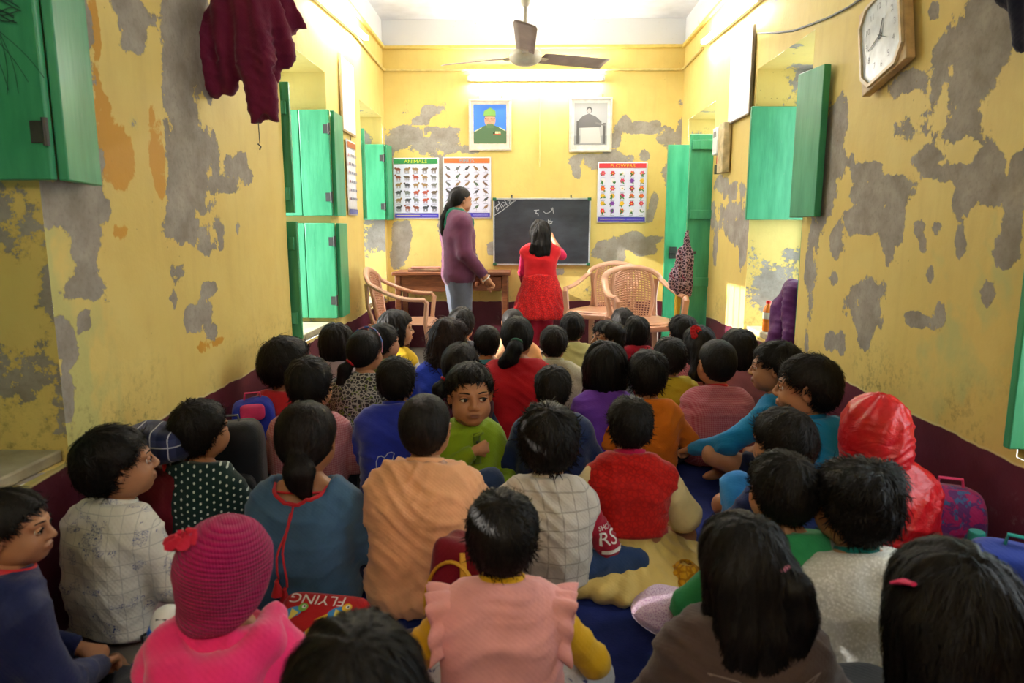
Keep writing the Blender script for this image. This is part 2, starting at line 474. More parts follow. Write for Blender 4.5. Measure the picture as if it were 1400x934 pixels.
# sills: cement slabs lying on the dado in each window
SILL = plain('pale cement sill', 'a89f86', .8, .25, var=.08, nscale=9, bump=.3)
GREEN = NT('green shutter paint'); _v = GREEN.obj()
_n = GREEN.noise(GREEN.scale(_v, (1, 1, .18)), 16, 4, .6)
_c = GREEN.mix(GREEN.step(_n, .3, .75), lin('2f8c60'), lin('4cab7c'))
_sc = GREEN.step(GREEN.noise(GREEN.scale(_v, (3, 3, 1)), 30, 3, .7), .70, .78)
_c = GREEN.mix(GREEN.math('MULTIPLY', _sc, .35), _c, lin('8fb59a'))
GREEN.bump(GREEN.noise(GREEN.scale(_v, (1, 1, .1)), 60, 3), .25, .003)
GREEN = GREEN.out(_c, .38, .45)
IRON = plain('dull iron', '4b4a48', .5, .5, metal=.7)
k = 0
for side, wl in (('L', wins_L), ('R', wins_R)):
    for (a, b, z0, z1) in wl:
        if z0 < .1: continue
        k += 1
        X0 = XL if side == 'L' else XR; s = -1 if side == 'L' else 1
        xo = X0 + s * .40
        w = bpy.data.objects.new('window_%d' % k, None); C.objects.link(w); w.location = (xo, (a + b) / 2, z0); struct(w)
        def loc(q): return (q[0] - xo, q[1] - (a + b) / 2, q[2] - z0)
        m = MB()
        m.b2(loc((X0 + s * .015, a + .004, z0 - .0)), loc((X0 + s * .36, b - .004, z0 + .035))); m.build('sill', SILL, w, bevel=.006)
        m = MB()
        m.b2(loc((xo - .03, a + .002, z0)), loc((xo + .03, a + .06, z1))); m.b2(loc((xo - .03, b - .06, z0)), loc((xo + .03, b - .002, z1)))
        m.b2(loc((xo - .03, a + .06, z1 - .06)), loc((xo + .03, b - .06, z1 - .002))); m.b2(loc((xo - .03, a + .06, z0 + .001)), loc((xo + .03, b - .06, z0 + .06)))
        m.build('window_frame', GREEN, w, bevel=.004)
        for i in range(5):
            yy = a + .06 + (b - a - .12) * (i + 1) / 6
            m = MB(); m.tube([loc((xo, yy, z0 + .06)), loc((xo, yy, z1 - .06))], .006, 8); m.build('window_bar', IRON, w)

# ------------------------------------------------------------------ shutters: folding leaves with battens and hinges
def leaf(par, base, p0, p1, z0, z1, name='leaf', th=.026, battens=(), side=1, nb=1, hinge_at=None):
    """a board standing from p0 to p1 in plan; battens are heights on the face to the given side"""
    a, b = Vector((p0[0], p0[1], 0)), Vector((p1[0], p1[1], 0))
    d = b - a; L = d.length; d.normalize(); n = Vector((-d.y, d.x, 0)) * side
    rot = Matrix((d, n, Vector((0, 0, 1)))).transposed()
    c = (a + b) / 2; base = Vector(base)
    m = MB(); m.box(c + Vector((0, 0, (z0 + z1) / 2)) - base, (L, th, z1 - z0), rot)
    if nb > 1:   # shallow groove lines between boards: cut as separate boards
        m = MB()
        for i in range(nb):
            cc = a + d * (L * (i + .5) / nb)
            m.box(cc + Vector((0, 0, (z0 + z1) / 2)) - base, (L / nb - .003, th, z1 - z0), rot)
    o = m.build(name, GREEN, par, bevel=.004)
    for zz in battens:
        m = MB(); m.box(c + n * (th / 2 + .009) + Vector((0, 0, zz)) - base, (L - .03, .018, .07), rot)
        m.build('batten', GREEN, o, bevel=.004)
    if hinge_at is not None:
        for zz in (z0 + .12, z1 - .12):
            m = MB(); q = (a if hinge_at == 0 else b) + Vector((0, 0, zz)) + n * (th / 2 + .006) - base
            m.tube([q - Vector((0, 0, .035)), q + Vector((0, 0, .035))], .008, 8)
            m.box(q - n * .004 + d * (.02 if hinge_at == 0 else -.02), (.04, .004, .055), rot)
            m.build('hinge', IRON, o)
    return o
def shutter(label, leaves, group=None):
    p = leaves[0][1]
    t = thing('shutter', label, 'shutter', (p[0], p[1], leaves[0][2]), 0, group)
    for (p0, p1, z0, z1, kw) in leaves:
        leaf(t, (p[0], p[1], leaves[0][2]), p0, p1, z0, z1, **kw)
    return t
U0, U1, B0, B1 = 1.215, 1.885, .535, 1.168
hi = dict(hinge_at=1, side=-1, nb=2); wr = dict(); 
shutter('green shutter scribbled with dark lines, nearest on the hanging-cloth side', [((-1.66, 1.79), (-1.232, 1.81), 1.25, 2.05, dict(hinge_at=1, side=-1)), ((-1.222, 1.83), (-1.272, 2.055), 1.25, 2.05, {})])
SCRIB = shutter_scrib = bpy.data.objects[[o.name for o in bpy.data.objects if o.get('category') == 'shutter'][-1]]
shutter('closed green shutters of the window nearest the photographer', [((-1.655, 1.02), (-1.65, 1.44), .52, 1.19, {}), ((-1.65, 1.445), (-1.655, 1.83), .52, 1.19, {}), ((-1.655, 1.02), (-1.65, 1.40), 1.21, 2.12, {}), ((-1.65, 1.405), (-1.655, 1.775), 1.21, 2.12, {})])  # leaves added out of view to keep the sun off the front rows
shutter('dark upper shutter edge below the maroon clothes', [((-1.66, 3.79), (-1.262, 3.785), U0, U1 + .015, dict(battens=(U0 + .1, U1 - .12), side=-1))])
shutter('bright green upper folding shutter of the middle window beside the calendar', [((-1.66, 4.56), (-1.262, 4.54), U0, U1, hi), ((-1.252, 4.565), (-1.262, 4.82), U0, U1 + .0, wr)])
shutter('dark lower shutter edge standing on the sill under the maroon clothes', [((-1.66, 3.80), (-1.255, 3.79), B0 - .02, B1, dict(battens=(B0 + .1, B1 - .12), side=-1))])
shutter('bright green lower folding shutter of the middle window', [((-1.66, 4.57), (-1.258, 4.55), B0, B1, hi), ((-1.248, 4.575), (-1.262, 4.83), B0, B1, wr)])
shutter('narrow dark near shutter of the far window by the animal chart', [((-1.66, 5.575), (-1.275, 5.57), U0, U1 + .03, dict(battens=(U0 + .1, U1 - .1), side=-1))])
shutter('pale green far shutter of the window next to the animal chart', [((-1.66, 6.345), (-1.275, 6.33), U0, U1 + .0, hi), ((-1.265, 6.345), (-1.245, 6.475), U0, U1, wr)])
shutter('broad dark green shutter facing the class between switch box and clock', [((1.80, 4.40), (1.385, 4.39), 1.185, 1.87, dict(hinge_at=None))])
shutter('slanting light green shutter leaf nearest the wall clock', [((1.362, 3.565), (1.398, 3.345), 1.185, 1.88, dict(th=.035)), ((1.80, 3.64), (1.375, 3.622), 1.185, 1.88, {})])
shutter('low green shutter behind the purple bag in the niche', [((1.80, 3.64), (1.445, 3.635), B0, 1.165, dict(battens=(B0 + .1, 1.05), side=1))])
shutter('dark green lower shutter at the edge of view above the maroon dado', [((1.80, 1.87), (1.372, 1.90), B0 - .028, 1.165, dict(th=.03))])
shutter('dark green upper shutter of the window nearest the photographer', [((1.80, 1.87), (1.385, 1.90), 1.2, 1.87, dict(th=.03))])
# the door
dt = bpy.data.objects.new('door_1', None); C.objects.link(dt); dt.location = (XR + .2, 5.8, 0); struct(dt)
bs = (XR + .2, 5.8, 0)
leaf(dt, bs, (1.70, 5.97), (1.20, 5.96), .02, 1.83, 'door_leaf', .03, nb=1)
lf = leaf(dt, bs, (1.72, 5.30 + .1), (1.25, 5.39), .02, 1.84, 'door_leaf', .03, battens=(.25, .72, 1.24, 1.76), side=1)
m = MB(); m.b2((1.24 - bs[0], 5.945 - bs[1], .88), (1.30 - bs[0], 5.925 - bs[1], .98)); m.tube([(1.235 - bs[0], 5.92 - bs[1], .93), (1.31 - bs[0], 5.92 - bs[1], .93)], .008, 8)
m.build('door_latch', IRON, dt, bevel=.002)
m = MB(); m.lathe([(.0, 0), (.012, 0), (.012, .02), (.004, .03)], (1.31 - bs[0], 5.37 - bs[1] - .03, .95), 10, 'Y'); m.build('door_knob', IRON, dt)
m = MB()
m.b2((XR + .33 - bs[0], 5.377 - bs[1], 0), (XR + .41 - bs[0], 5.43 - bs[1], 2.078)); m.b2((XR + .33 - bs[0], 6.18 - bs[1], 0), (XR + .41 - bs[0], 6.231 - bs[1], 2.078)); m.b2((XR + .33 - bs[0], 5.43 - bs[1], 2.02), (XR + .41 - bs[0], 6.18 - bs[1], 2.078))
m.build('door_frame', GREEN, dt, bevel=.004)

# ------------------------------------------------------------------ lamps: fluorescent battens
em = NT('lit fluorescent tube')
em.b.inputs['Emission Color'].default_value = (1.0, .985, .95, 1); em.b.inputs['Emission Strength'].default_value = TUBE_WATT
EMIT = em.out((1, 1, 1, 1), .3)
WP = plain('white enamel', 'e8e8e4', .35, .5, var=.01)
BK = plain('black plastic', '151517', .4, .5, var=.02)
def tube_light(label, a, b, out):
    """batten on the wall from a to b, pushed off by out"""
    a, b, out = Vector(a), Vector(b), Vector(out)
    c = (a + b) / 2; d = (b - a).normalized(); L = (b - a).length
    t = thing('tube_light', label, 'lamp', c)
    rot = Matrix((d, out.normalized(), d.cross(out.normalized()))).transposed()
    m = MB(); m.box(out.normalized() * .016, (L + .06, .03, .04), rot); m.build('batten', WP, t, bevel=.003)
    o = out.normalized() * .052
    m = MB(); m.tube([-d * (L / 2 - .012) + o, d * (L / 2 - .012) + o], .014, 14); m.build('lamp_tube', EMIT, t)
    for s in (-1, 1):
        m = MB(); m.box(d * s * (L / 2 + .012) + out.normalized() * .04, (.022, .055, .036), rot); m.build('end_cap', WP, t, bevel=.003)
tube_light('long lit fluorescent tube over the two portraits', (-.50, YB - .006, 2.475), (.685, YB - .006, 2.475), (0, -1, 0))
tube_light('slanting lit fluorescent tube above the calendar and the middle shutters', (XL + .008, 4.40, 2.52), (XL + .008, 5.6, 2.60), (1, 0, 0))
tube_light('lit fluorescent tube above the switch box with cable', (XR - .008, 4.40, 2.50), (XR - .008, 5.6, 2.56), (-1, 0, 0))

tube_light('added fill tube, unseen behind the camera on the rear wall', (-.5, YF + .008, 2.5), (.5, YF + .008, 2.5), (0, 1, 0))  # fill lamp added out of view to brighten the front rows
# conduit round the walls
PV = plain('yellowed conduit', 'd9c47c', .5, .4)
m = MB(); r = .011
m.tube([(XL + .015, 4.0, 2.60), (XL + .015, YB - .06, 2.555), (XL + .03, YB - .025, 2.555), (XL + .07, YB - .015, 2.555), (XR - .07, YB - .015, 2.55), (XR - .03, YB - .025, 2.55), (XR - .015, YB - .06, 2.555), (XR - .015, 5.8, 2.56)], r, 8)
tag(m.build('conduit', PV), 'thin yellowed pipe running along the top of the far wall', 'pipe')
m = MB(); m.tube([(.132, YB - .012, 2.44), (.134, YB - .012, 1.70)], .008, 8)
tag(m.build('conduit', PV), 'short upright yellow pipe between the two portraits', 'pipe')
CB = plain('grey cable', '5a5750', .5, .4)
pts = [onX(x, y, XR - .012) for x, y in ((1036, 46), (1060, 45), (1085, 42), (1110, 33), (1135, 23), (1160, 10), (1178, -2), (1200, -20))]
m = MB(); m.tube(pts, .006, 6); tag(m.build('cable', CB), 'slack dark cable sagging from the lamp towards the wall clock', 'cable')

# ------------------------------------------------------------------ ceiling fan
FN = plain('dusty brown fan paint', 'a8948a', .5, .4, var=.06, nscale=9)
FW = plain('dusty white metal', 'cfc5ae', .45, .5, var=.05)
hub = (-.003, 4.55, 2.20)
fan = thing('ceiling_fan', 'dusty ceiling fan with three brown blades hanging from the ceiling', 'fan', hub)
m = MB(); m.lathe([(.0, -.05), (.045, -.048), (.085, -.035), (.105, -.01), (.105, .015), (.09, .04), (.05, .055), (.02, .06)], n=28); m.build('motor', FW, fan, sub=1)
m = MB(); m.tube([(0, 0, .05), (0, 0, ZC - hub[2] - .02)], .013, 12); m.build('down_rod', FW, fan)
m = MB(); m.lathe([(.018, .30), (.03, .32), (.05, .42), (.055, .45), (.02, .46)], n=20); m.build('canopy', FW, fan)
m = MB(); m.lathe([(.02, ZC - hub[2] - .16), (.05, ZC - hub[2] - .09), (.06, ZC - hub[2] - .001)], n=20); m.build('ceiling_cup', FW, fan)
for k in range(3):
    w = R(-90 + 120 * k)
    d = Vector((math.cos(w), math.sin(w), 0)); n = Vector((-d.y, d.x, 0))
    m = MB()
    def bl(u, v, d=d, n=n):
        r = .12 + .50 * u; wd = .055 + .012 * u
        q = d * r + n * ((v - .5) * 2 * wd)
        z = .012 + (v - .5) * -.035 + .02 * u - .015 * (v - .5) ** 2
        if u > .96: q = d * r + n * ((v - .5) * 2 * (wd - .01))
        return q + Vector((0, 0, z))
    m.sheet(bl, 14, 5); b = m.build('blade', FN, fan, solid=.004)
    m = MB(); m.box(d * .115 + Vector((0, 0, .004)), (.09, .04, .006), Matrix((d, n, Vector((0, 0, 1)))).transposed()); m.build('blade_arm', FW, fan)
# ================================================================== people: one implicit surface per body, per garment
class Field:
    """signed distance on a grid; shapes are blended in and the surface is drawn out as quads"""
    def __init__(s, lo, hi, h):
        s.h = h; s.lo = np.array(lo, float)
        s.n = np.maximum(4, np.ceil((np.array(hi) - s.lo) / h).astype(int) + 1)
        s.D = np.full(s.n, .5)
        s.ax = [s.lo[k] + h * np.arange(s.n[k]) for k in range(3)]
    def _sub(s, lo, hi, mar):
        i0 = np.maximum(0, np.floor((np.array(lo) - mar - s.lo) / s.h).astype(int))
        i1 = np.minimum(s.n, np.ceil((np.array(hi) + mar - s.lo) / s.h).astype(int) + 1)
        if (i1 <= i0).any(): return None, None
        sl = tuple(slice(a, b) for a, b in zip(i0, i1))
        g = np.meshgrid(*[s.ax[k][sl[k]] for k in range(3)], indexing='ij', sparse=True)
        return sl, g
    def blend(s, sl, d, k, op):
        A = s.D[sl]
        if op == 'add':
            h = np.maximum(k - np.abs(A - d), 0) / max(k, 1e-6)
            s.D[sl] = np.minimum(A, d) - h * h * k * .25
        else:
            d = -d
            h = np.maximum(k - np.abs(A - d), 0) / max(k, 1e-6)
            s.D[sl] = np.maximum(A, d) + h * h * k * .25
    def cone(s, a, b, ra, rb, k=.03, op='add', flat=None, cut=None):
        a = np.array(a, float); b = np.array(b, float)
        r = max(ra, rb)
        sl, g = s._sub(np.minimum(a, b) - r, np.maximum(a, b) + r, k + 2.5 * s.h)
        if sl is None: return s
        ba = b - a; L2 = max(ba @ ba, 1e-9)
        p = [g[i] - a[i] for i in range(3)]
        t = (p[0] * ba[0] + p[1] * ba[1] + p[2] * ba[2]) / L2
        tc = np.clip(t, 0, 1)
        q = [p[i] - tc * ba[i] for i in range(3)]
        if flat: q = [q[i] / flat[i] for i in range(3)]
        d = np.sqrt(q[0] ** 2 + q[1] ** 2 + q[2] ** 2) - (ra + (rb - ra) * tc)
        if flat: d = d * min(flat)
        if cut is not None:      # flat end at t = cut: a hem
            d = np.maximum(d, (t - cut) * math.sqrt(L2))
        s.blend(sl, d, k, op); return s
    def ell(s, c, r, k=.02, op='add', rot=None):
        c = np.array(c, float); r = np.array(r, float); m = r.max()
        sl, g = s._sub(c - m, c + m, k + 2.5 * s.h)
        if sl is None: return s
        p = [g[i] - c[i] for i in range(3)]
        if rot is not None:
            M = np.array(rot).T
            p = [M[i, 0] * p[0] + M[i, 1] * p[1] + M[i, 2] * p[2] for i in range(3)]
        k0 = np.sqrt(sum((p[i] / r[i]) ** 2 for i in range(3)))
        k1 = np.sqrt(sum((p[i] / r[i] ** 2) ** 2 for i in range(3)))
        d = k0 * (k0 - 1) / np.maximum(k1, 1e-6)
        s.blend(sl, d, k, op); return s
    def chain(s, pts, rad, k=.02, op='add'):
        for i in range(len(pts) - 1): s.cone(pts[i], pts[i + 1], rad[i], rad[i + 1], k, op)
        return s
    def clip(s, fn):
        """keep only where fn(x, y, z) < 0"""
        g = np.meshgrid(*s.ax, indexing='ij', sparse=True)
        s.D = np.maximum(s.D, fn(*g)); return s
    def mesh(s, smooth=1):
        D = s.D; D[0], D[-1], D[:, 0], D[:, -1], D[:, :, 0], D[:, :, -1] = (.1,) * 6
        S = D < 0
        n = np.array(D.shape)
        cs = np.zeros(n - 1, np.int8)
        for dx in (0, 1):
            for dy in (0, 1):
                for dz in (0, 1):
                    cs += S[dx:n[0] - 1 + dx, dy:n[1] - 1 + dy, dz:n[2] - 1 + dz]
        act = np.argwhere((cs > 0) & (cs < 8))
        if not len(act): return np.zeros((0, 3)), np.zeros((0, 4), int)
        idx = np.full(n - 1, -1, np.int32); idx[tuple(act.T)] = np.arange(len(act))
        P = np.zeros((len(act), 3)); W = np.zeros(len(act))
        cor = [(a, b, c) for a in (0, 1) for b in (0, 1) for c in (0, 1)]
        for a in cor:
            for ax in range(3):
                if a[ax]: continue
                b = list(a); b[ax] = 1
                da = D[tuple((act + a).T)]; db = D[tuple((act + b).T)]
                m = (da < 0) != (db < 0)
                t = np.where(m, da / np.where(m, da - db, 1), 0)
                q = np.array(a, float)[None] + np.zeros((len(act), 3)); q[:, ax] += t
                P += q * m[:, None]; W += m
        P = (act + P / W[:, None]) * s.h + s.lo
        Q = []
        for ax in range(3):
            o1, o2 = (ax + 1) % 3, (ax + 2) % 3
            sl0 = [slice(1, -1)] * 3; sl0[ax] = slice(0, -1)
            A = S[tuple(sl0)]; sl1 = list(sl0); sl1[ax] = slice(1, None)
            B = S[tuple(sl1)]
            e = np.argwhere(A != B)
            if not len(e): continue
            fl = A[tuple(e.T)]
            base = e + 1; base[:, ax] -= 1
            def at(d1, d2):
                c = base.copy(); c[:, o1] -= d1; c[:, o2] -= d2
                return idx[tuple(c.T)]
            q = np.stack([at(1, 1), at(0, 1), at(0, 0), at(1, 0)], 1)
            q[~fl] = q[~fl][:, ::-1]
            Q.append(q)
        Q = np.concatenate(Q); Q = Q[(Q >= 0).all(1)]
        for _ in range(smooth): P = lap(P, Q, .5)
        return P, Q

def lap(P, Q, f):
    acc = np.zeros_like(P); cnt = np.zeros(len(P))
    for a, b in ((0, 1), (1, 2), (2, 3), (3, 0)):
        np.add.at(acc, Q[:, a], P[Q[:, b]]); np.add.at(acc, Q[:, b], P[Q[:, a]])
        np.add.at(cnt, Q[:, a], 1); np.add.at(cnt, Q[:, b], 1)
    return P + (acc / np.maximum(cnt, 1)[:, None] - P) * f
def vnormals(P, Q):
    N = np.zeros_like(P)
    n = np.cross(P[Q[:, 2]] - P[Q[:, 0]], P[Q[:, 3]] - P[Q[:, 1]])
    for k in range(4): np.add.at(N, Q[:, k], n)
    return N / np.maximum(np.linalg.norm(N, axis=1), 1e-9)[:, None]

# ------------------------------------------------------------------ the head, in its own frame: faces +Y, chin to crown 0.2 m
def head_field(h):
    f = Field((-.1, -.125, -.15), (.1, .13, .125), h)
    f.ell((0, -.012, .028), (.073, .088, .076), .02)
    f.ell((0, .02, -.03), (.052, .062, .068), .03)
    f.ell((0, .05, -.074), (.026, .024, .018), .03)
    for s in (-1, 1):
        f.ell((s * .036, .05, -.034), (.022, .024, .024), .025)
        f.ell((s * .046, .014, -.056), (.014, .03, .02), .03)
        f.ell((s * .031, .094, -.001), (.016, .015, .0115), .016, 'sub')
        f.cone((s * .014, .079, .017), (s * .045, .066, .016), .008, .007, .014)
    f.cone((0, .082, .004), (0, .096, -.026), .006, .0095, .012)
    for s in (-1, 1): f.ell((s * .011, .088, -.03), (.0075, .009, .0065), .007)
    f.ell((0, .0795, -.052), (.0245, .012, .0065), .006)
    f.ell((0, .0785, -.0612), (.020, .012, .0075), .006)
    f.ell((0, .0945, -.0558), (.021, .008, .0022), .003, 'sub')
    for s in (-1, 1):
        M = np.array(Euler((R(-12), R(s * 10), R(s * -18))).to_matrix())
        f.ell((s * .074, -.01, -.006), (.008, .019, .029), .008, rot=M)
        f.ell((s * .082, -.005, -.003), (.006, .011, .019), .006, 'sub', rot=M)
    f.cone((0, -.018, -.04), (0, -.026, -.15), .038, .038, .03)
    P, Q = f.mesh(1)
    return P, Q
_heads = {}
def head_mesh(h):
    if h not in _heads:
        P, Q = head_field(h)
        lip = np.exp(-(((P[:, 0]) / .021) ** 4 + ((P[:, 2] + .056) / .0095) ** 4)) * (P[:, 1] > .07)
        lid = sum(np.exp(-(((P[:, 0] - s * .031) / .02) ** 2 + ((P[:, 2] + .001) / .011) ** 2)) for s in (-1, 1)) * (P[:, 1] > .05)
        _heads[h] = (P, Q, lip + lid * .45)
    return _heads[h]

# ------------------------------------------------------------------ a hand: wrist at the origin, fingers along +Y, palm facing -Z, thumb on +X
def hand_mesh(curl=.5, point=False, h=.0032):
    key = ('h', curl, point, h)
    if key in _heads: return _heads[key]
    f = Field((-.05, -.04, -.075), (.06, .14, .03), h)
    f.cone((0, -.03, 0), (0, .01, 0), .016, .017, .01)
    for i, x in enumerate((.020, .007, -.007, -.019)):
        f.cone((x * .5, .005, 0), (x, .052, 0), .011, .0085, .01)
        L = (.036, .041, .038, .029)[i]
        c = curl if not (point and i == 0) else .12
        p = np.array([x, .052, 0]); ang = 0
        for j, (l, r) in enumerate(((L * .48, .0076), (L * .32, .0068), (L * .26, .006))):
            ang += c * (1.0, 1.25, .8)[j]
            q = p + l * np.array([x * 2.2 * (1 - c * .5), math.cos(ang), -math.sin(ang)])
            f.cone(p, q, r, r * .92, .0035); p = q
    a = np.array([.012, .012, -.003]); b = np.array([.033, .035, -.014]); c2 = b + np.array([.004 - .016 * curl, .022, -.012]); d = c2 + np.array([-.004 - .012 * curl, .016, -.006])
    f.cone(a, b, .0115, .009, .006); f.cone(b, c2, .0085, .0075, .003); f.cone(c2, d, .0075, .006, .003)
    _heads[key] = f.mesh(1)
    return _heads[key]

SKIN = {}
def skin(tone):
    if tone not in SKIN:
        t = NT('skin ' + tone); v = t.obj(); c = lin(tone)
        n = t.noise(v, 22, 3)
        col = t.mix(t.step(n, .3, .7), tuple(x * .88 for x in c[:3]) + (1,), c)
        lip = t.mix(t.math('MULTIPLY', t.attr('lip')['Fac'], .75), col, lin('5e2f28'))
        t.bump(t.noise(v, 160, 2), .06, .002)
        SKIN[tone] = t.out(lip, .48, .4, Subsurface_Weight=.06, Subsurface_Scale=.02)
    return SKIN[tone]
HAIRM = {}
def hair_mat(tone):
    if tone not in HAIRM:
        t = NT('hair ' + tone); v = t.obj(); c = lin(tone)
        n = t.noise(t.scale(v, (1, 1, .3)), 90, 2)
        col = t.mix(t.step(n, .35, .7), tuple(x * .45 for x in c[:3]) + (1,), tuple(x * 1.15 for x in c[:3]) + (1,))
        t.bump(t.noise(t.scale(v, (1, 1, .35)), 120, 2), .5, .004); HAIRM[tone] = t.out(col, .58, .22)
    return HAIRM[tone]
t = NT('eye white'); EYEW = t.out(lin('d9d2c8'), .15, .5)
t = NT('iris brown'); EYEB = t.out(lin('140a06'), .08, .6)
BROW = plain('eyebrow hair', '120c0a', .7, .2)

L0 = dict(short=.03, crop=.01, mop=.04, tuft=.04, bob=.06, tail=.05, lowbun=.05, long=.09, bushy=.07)
# ------------------------------------------------------------------ hair: a shaped cap with locks growing out of it
def pl(xs, ys): return lambda v: np.interp(v, xs, ys)
def hair_volume(style, h, seed):
    r = random.Random(seed)
    f = Field((-.16, -.2, -.36), (.16, .14, .15), h)
    inf = {'short': .009, 'crop': .004, 'mop': .017, 'bob': .016, 'tail': .007, 'lowbun': .006, 'long': .014, 'bushy': .024, 'tuft': .013}[style]
    f.ell((0, -.012, .028), (.073 + inf, .088 + inf, .076 + inf), .01)
    f.ell((0, -.03, -.005), (.066 + inf * .8, .072 + inf * .7, .07), .02)
    if style in ('mop', 'tuft'):
        for _ in range(5):
            a = r.uniform(0, 6.28); f.ell((.05 * math.cos(a), -.01 + .055 * math.sin(a), .07 + r.uniform(-.015, .012)), (.04, .04, .03), .03)
    if style == 'bob':
        f.ell((0, -.035, -.045), (.082, .068, .062), .03)
        for s in (-1, 1): f.cone((s * .07, .005, .0), (s * .074, .0, -.075), .022, .024, .03)
    if style == 'long':
        for q in (-1, -.45, .1, .6, 1.05):
            dz = r.uniform(-.03, .04); kx = r.uniform(-.015, .015)
            f.chain([(q * .045, -.07, .0), (q * .052 + kx, -.098, -.10), (q * .06 - kx, -.112, -.18 + dz), (q * .068 + kx * 2.2, -.104, -.25 + dz)], [.046, .036, .027, .010], .022)
        for s in (-1, 1): f.cone((s * .068, -.015, .0), (s * .066, -.04, -.15), .022, .02, .03)
    if style == 'bushy':
        f.ell((0, -.05, -.05), (.1, .075, .1), .04); f.ell((-.02, -.06, -.13), (.085, .06, .08), .04)
        for _ in range(8):
            a = r.uniform(0, 6.28); f.ell((.07 * math.cos(a), -.05 + .03 * math.sin(a), r.uniform(-.12, .08)), (.035, .03, .04), .03)
    # hairline
    if style in ('short', 'mop', 'tuft', 'crop'):
        fr = pl((-.12, -.085, -.04, -.015, .0, .03, .055, .1), (-.084, -.08, -.058, -.014, .004, .016, .05, .068 if style != 'mop' else .036))
    elif style in ('bob', 'long', 'bushy'):
        lo = {'bob': -.098, 'long': -.34, 'bushy': -.25}[style]
        fr = pl((-.12, .0, .018, .035, .055, .1), (lo, lo, -.03, .02, .04, .05))
    else:
        fr = pl((-.12, -.085, -.04, -.01, .02, .055, .1), (-.07, -.068, -.045, .0, .015, .042, .055))
    f.clip(lambda x, y, z: (fr(y) - z) * .75 + 0 * x)
    return f
_hairs = {}
def hair_base(style, h, seed, tail=None, tr=None):
    key = (style, h, seed, str(tail))
    if key not in _hairs:
        f = hair_volume(style, h, seed)
        if tail is not None: f.chain(tail, tr, .012)
        P, Q = f.mesh(1)
        N = vnormals(P, Q)
        amp = {'crop': .0006, 'short': .0035, 'tail': .0018, 'lowbun': .0018}.get(style, .0055)
        rad = np.linalg.norm(P[:, :2] - np.array([.01, -.05]), axis=1); an = np.arctan2(P[:, 0] - .01, P[:, 1] + .05)
        st = vnoise(np.stack([an * 5.5 + seed, rad * 9, P[:, 2] * 9], 1), seed) - .5 + .7 * (vnoise(np.stack([an * 12, rad * 20, P[:, 2] * 20 + seed], 1), seed + 4) - .5)
        P = P + N * (st * 2 * amp)[:, None]
        _hairs[key] = (P, Q, vnormals(P, Q))
    return _hairs[key]

def locks(P, Q, N, n, L, width, lift, flow, rnd, spread=.25, pts=5, grav=0.0, Rc=.09):
    """tapering ribbons, each rooted in a vertex of the cap and combed along its surface"""
    rs = np.random.RandomState(rnd)
    i = rs.randint(0, len(P), n)
    p, nn = P[i].copy(), N[i].copy()
    ln = (L * rs.uniform(.6, 1.25, n))[:, None]; w = (width * rs.uniform(.7, 1.3, n))[:, None]; lf = (lift * rs.uniform(.1, 1.4, n))[:, None]
    jit = rs.normal(0, spread, (n, 3)); ph = rs.rand(n, 1) * 6.28; wv = rs.normal(0, .25, (n, 1))
    long_ = L > .045
    if long_:
        kd = KDTree(len(P))
        for k, q in enumerate(P): kd.insert(q, k)
        kd.balance()
    V = []
    p0 = p.copy(); n0 = nn.copy(); t0 = None
    for k in range(1, pts):
        u = k / (pts - 1)
        t = flow(p) ; t /= np.maximum(np.linalg.norm(t, axis=1, keepdims=True), 1e-6)
        t = t + jit
        t -= nn * (t * nn).sum(1, keepdims=True)
        t /= np.maximum(np.linalg.norm(t, axis=1, keepdims=True), 1e-6)
        b = np.cross(nn, t)
        if long_:
            p = p + t * ln / (pts - 1) + b * (np.sin(u * 5 + ph) * wv * ln / (pts - 1))
            j = np.array([kd.find(q)[1] for q in p])
            dd = ((p - P[j]) * N[j]).sum(1, keepdims=True)
            nn = N[j]
            p = p - nn * np.clip(dd, -.02, .03)
            c = p + nn * (lf * u * (1.5 - .6 * u) + .0008)
        else:
            if t0 is None: t0, b0 = t, b
            b = b0
            c = p0 + t0 * ln * u + n0 * (lf * u * (1.6 - u) + .0008) - n0 * (ln * u) ** 2 / (2 * Rc) + b0 * (wv * .5 * ln * u * u)
        c = c.copy(); c[:, 2] -= grav * u * u * ln[:, 0]
        if k < pts - 1:
            ww = w * (1 - .55 * u)
            V += [c - b * ww, c + b * ww]
        else: V += [c]
    V = np.stack(V, 1).reshape(-1, 3)
    m = 2 * (pts - 2) + 1
    o = len(P) + np.arange(n) * m
    T = [np.stack([i, o, o + 1], 1)]
    Qd = []
    for k in range(pts - 3):
        Qd.append(np.stack([o + 2 * k, o + 2 * k + 2, o + 2 * k + 3, o + 2 * k + 1], 1))
    T.append(np.stack([o + m - 3, o + m - 1, o + m - 2], 1))
    return V, np.concatenate(Qd), np.concatenate(T)

def folds(P, N, amp, seed, z0=.05, z1=.36):
    """soft cloth creases"""
    r = np.random.RandomState(seed)
    q = P + .03 * np.stack([np.sin(P[:, 2] * 21 + r.rand() * 6), np.sin(P[:, 0] * 17 + r.rand() * 6), np.sin(P[:, 0] * 23 + P[:, 1] * 11 + r.rand() * 6)], 1)
    d = np.zeros(len(P))
    for k in range(4):
        a = r.uniform(-.9, .9); fq = r.uniform(38, 75)
        w = np.sin((q[:, 2] * math.cos(a) + (q[:, 0] + .6 * q[:, 1]) * math.sin(a)) * fq + r.rand() * 6.28)
        msk = vnoise(P * 9 + k * 3.3, seed + k)
        d += (1 - np.abs(w)) ** 2 * np.clip(msk * 2 - .7, 0, 1)
    big = (vnoise(P * 14, seed + 9) - .5) * 1.2
    return P + N * ((d - .35 + big) * amp)[:, None]

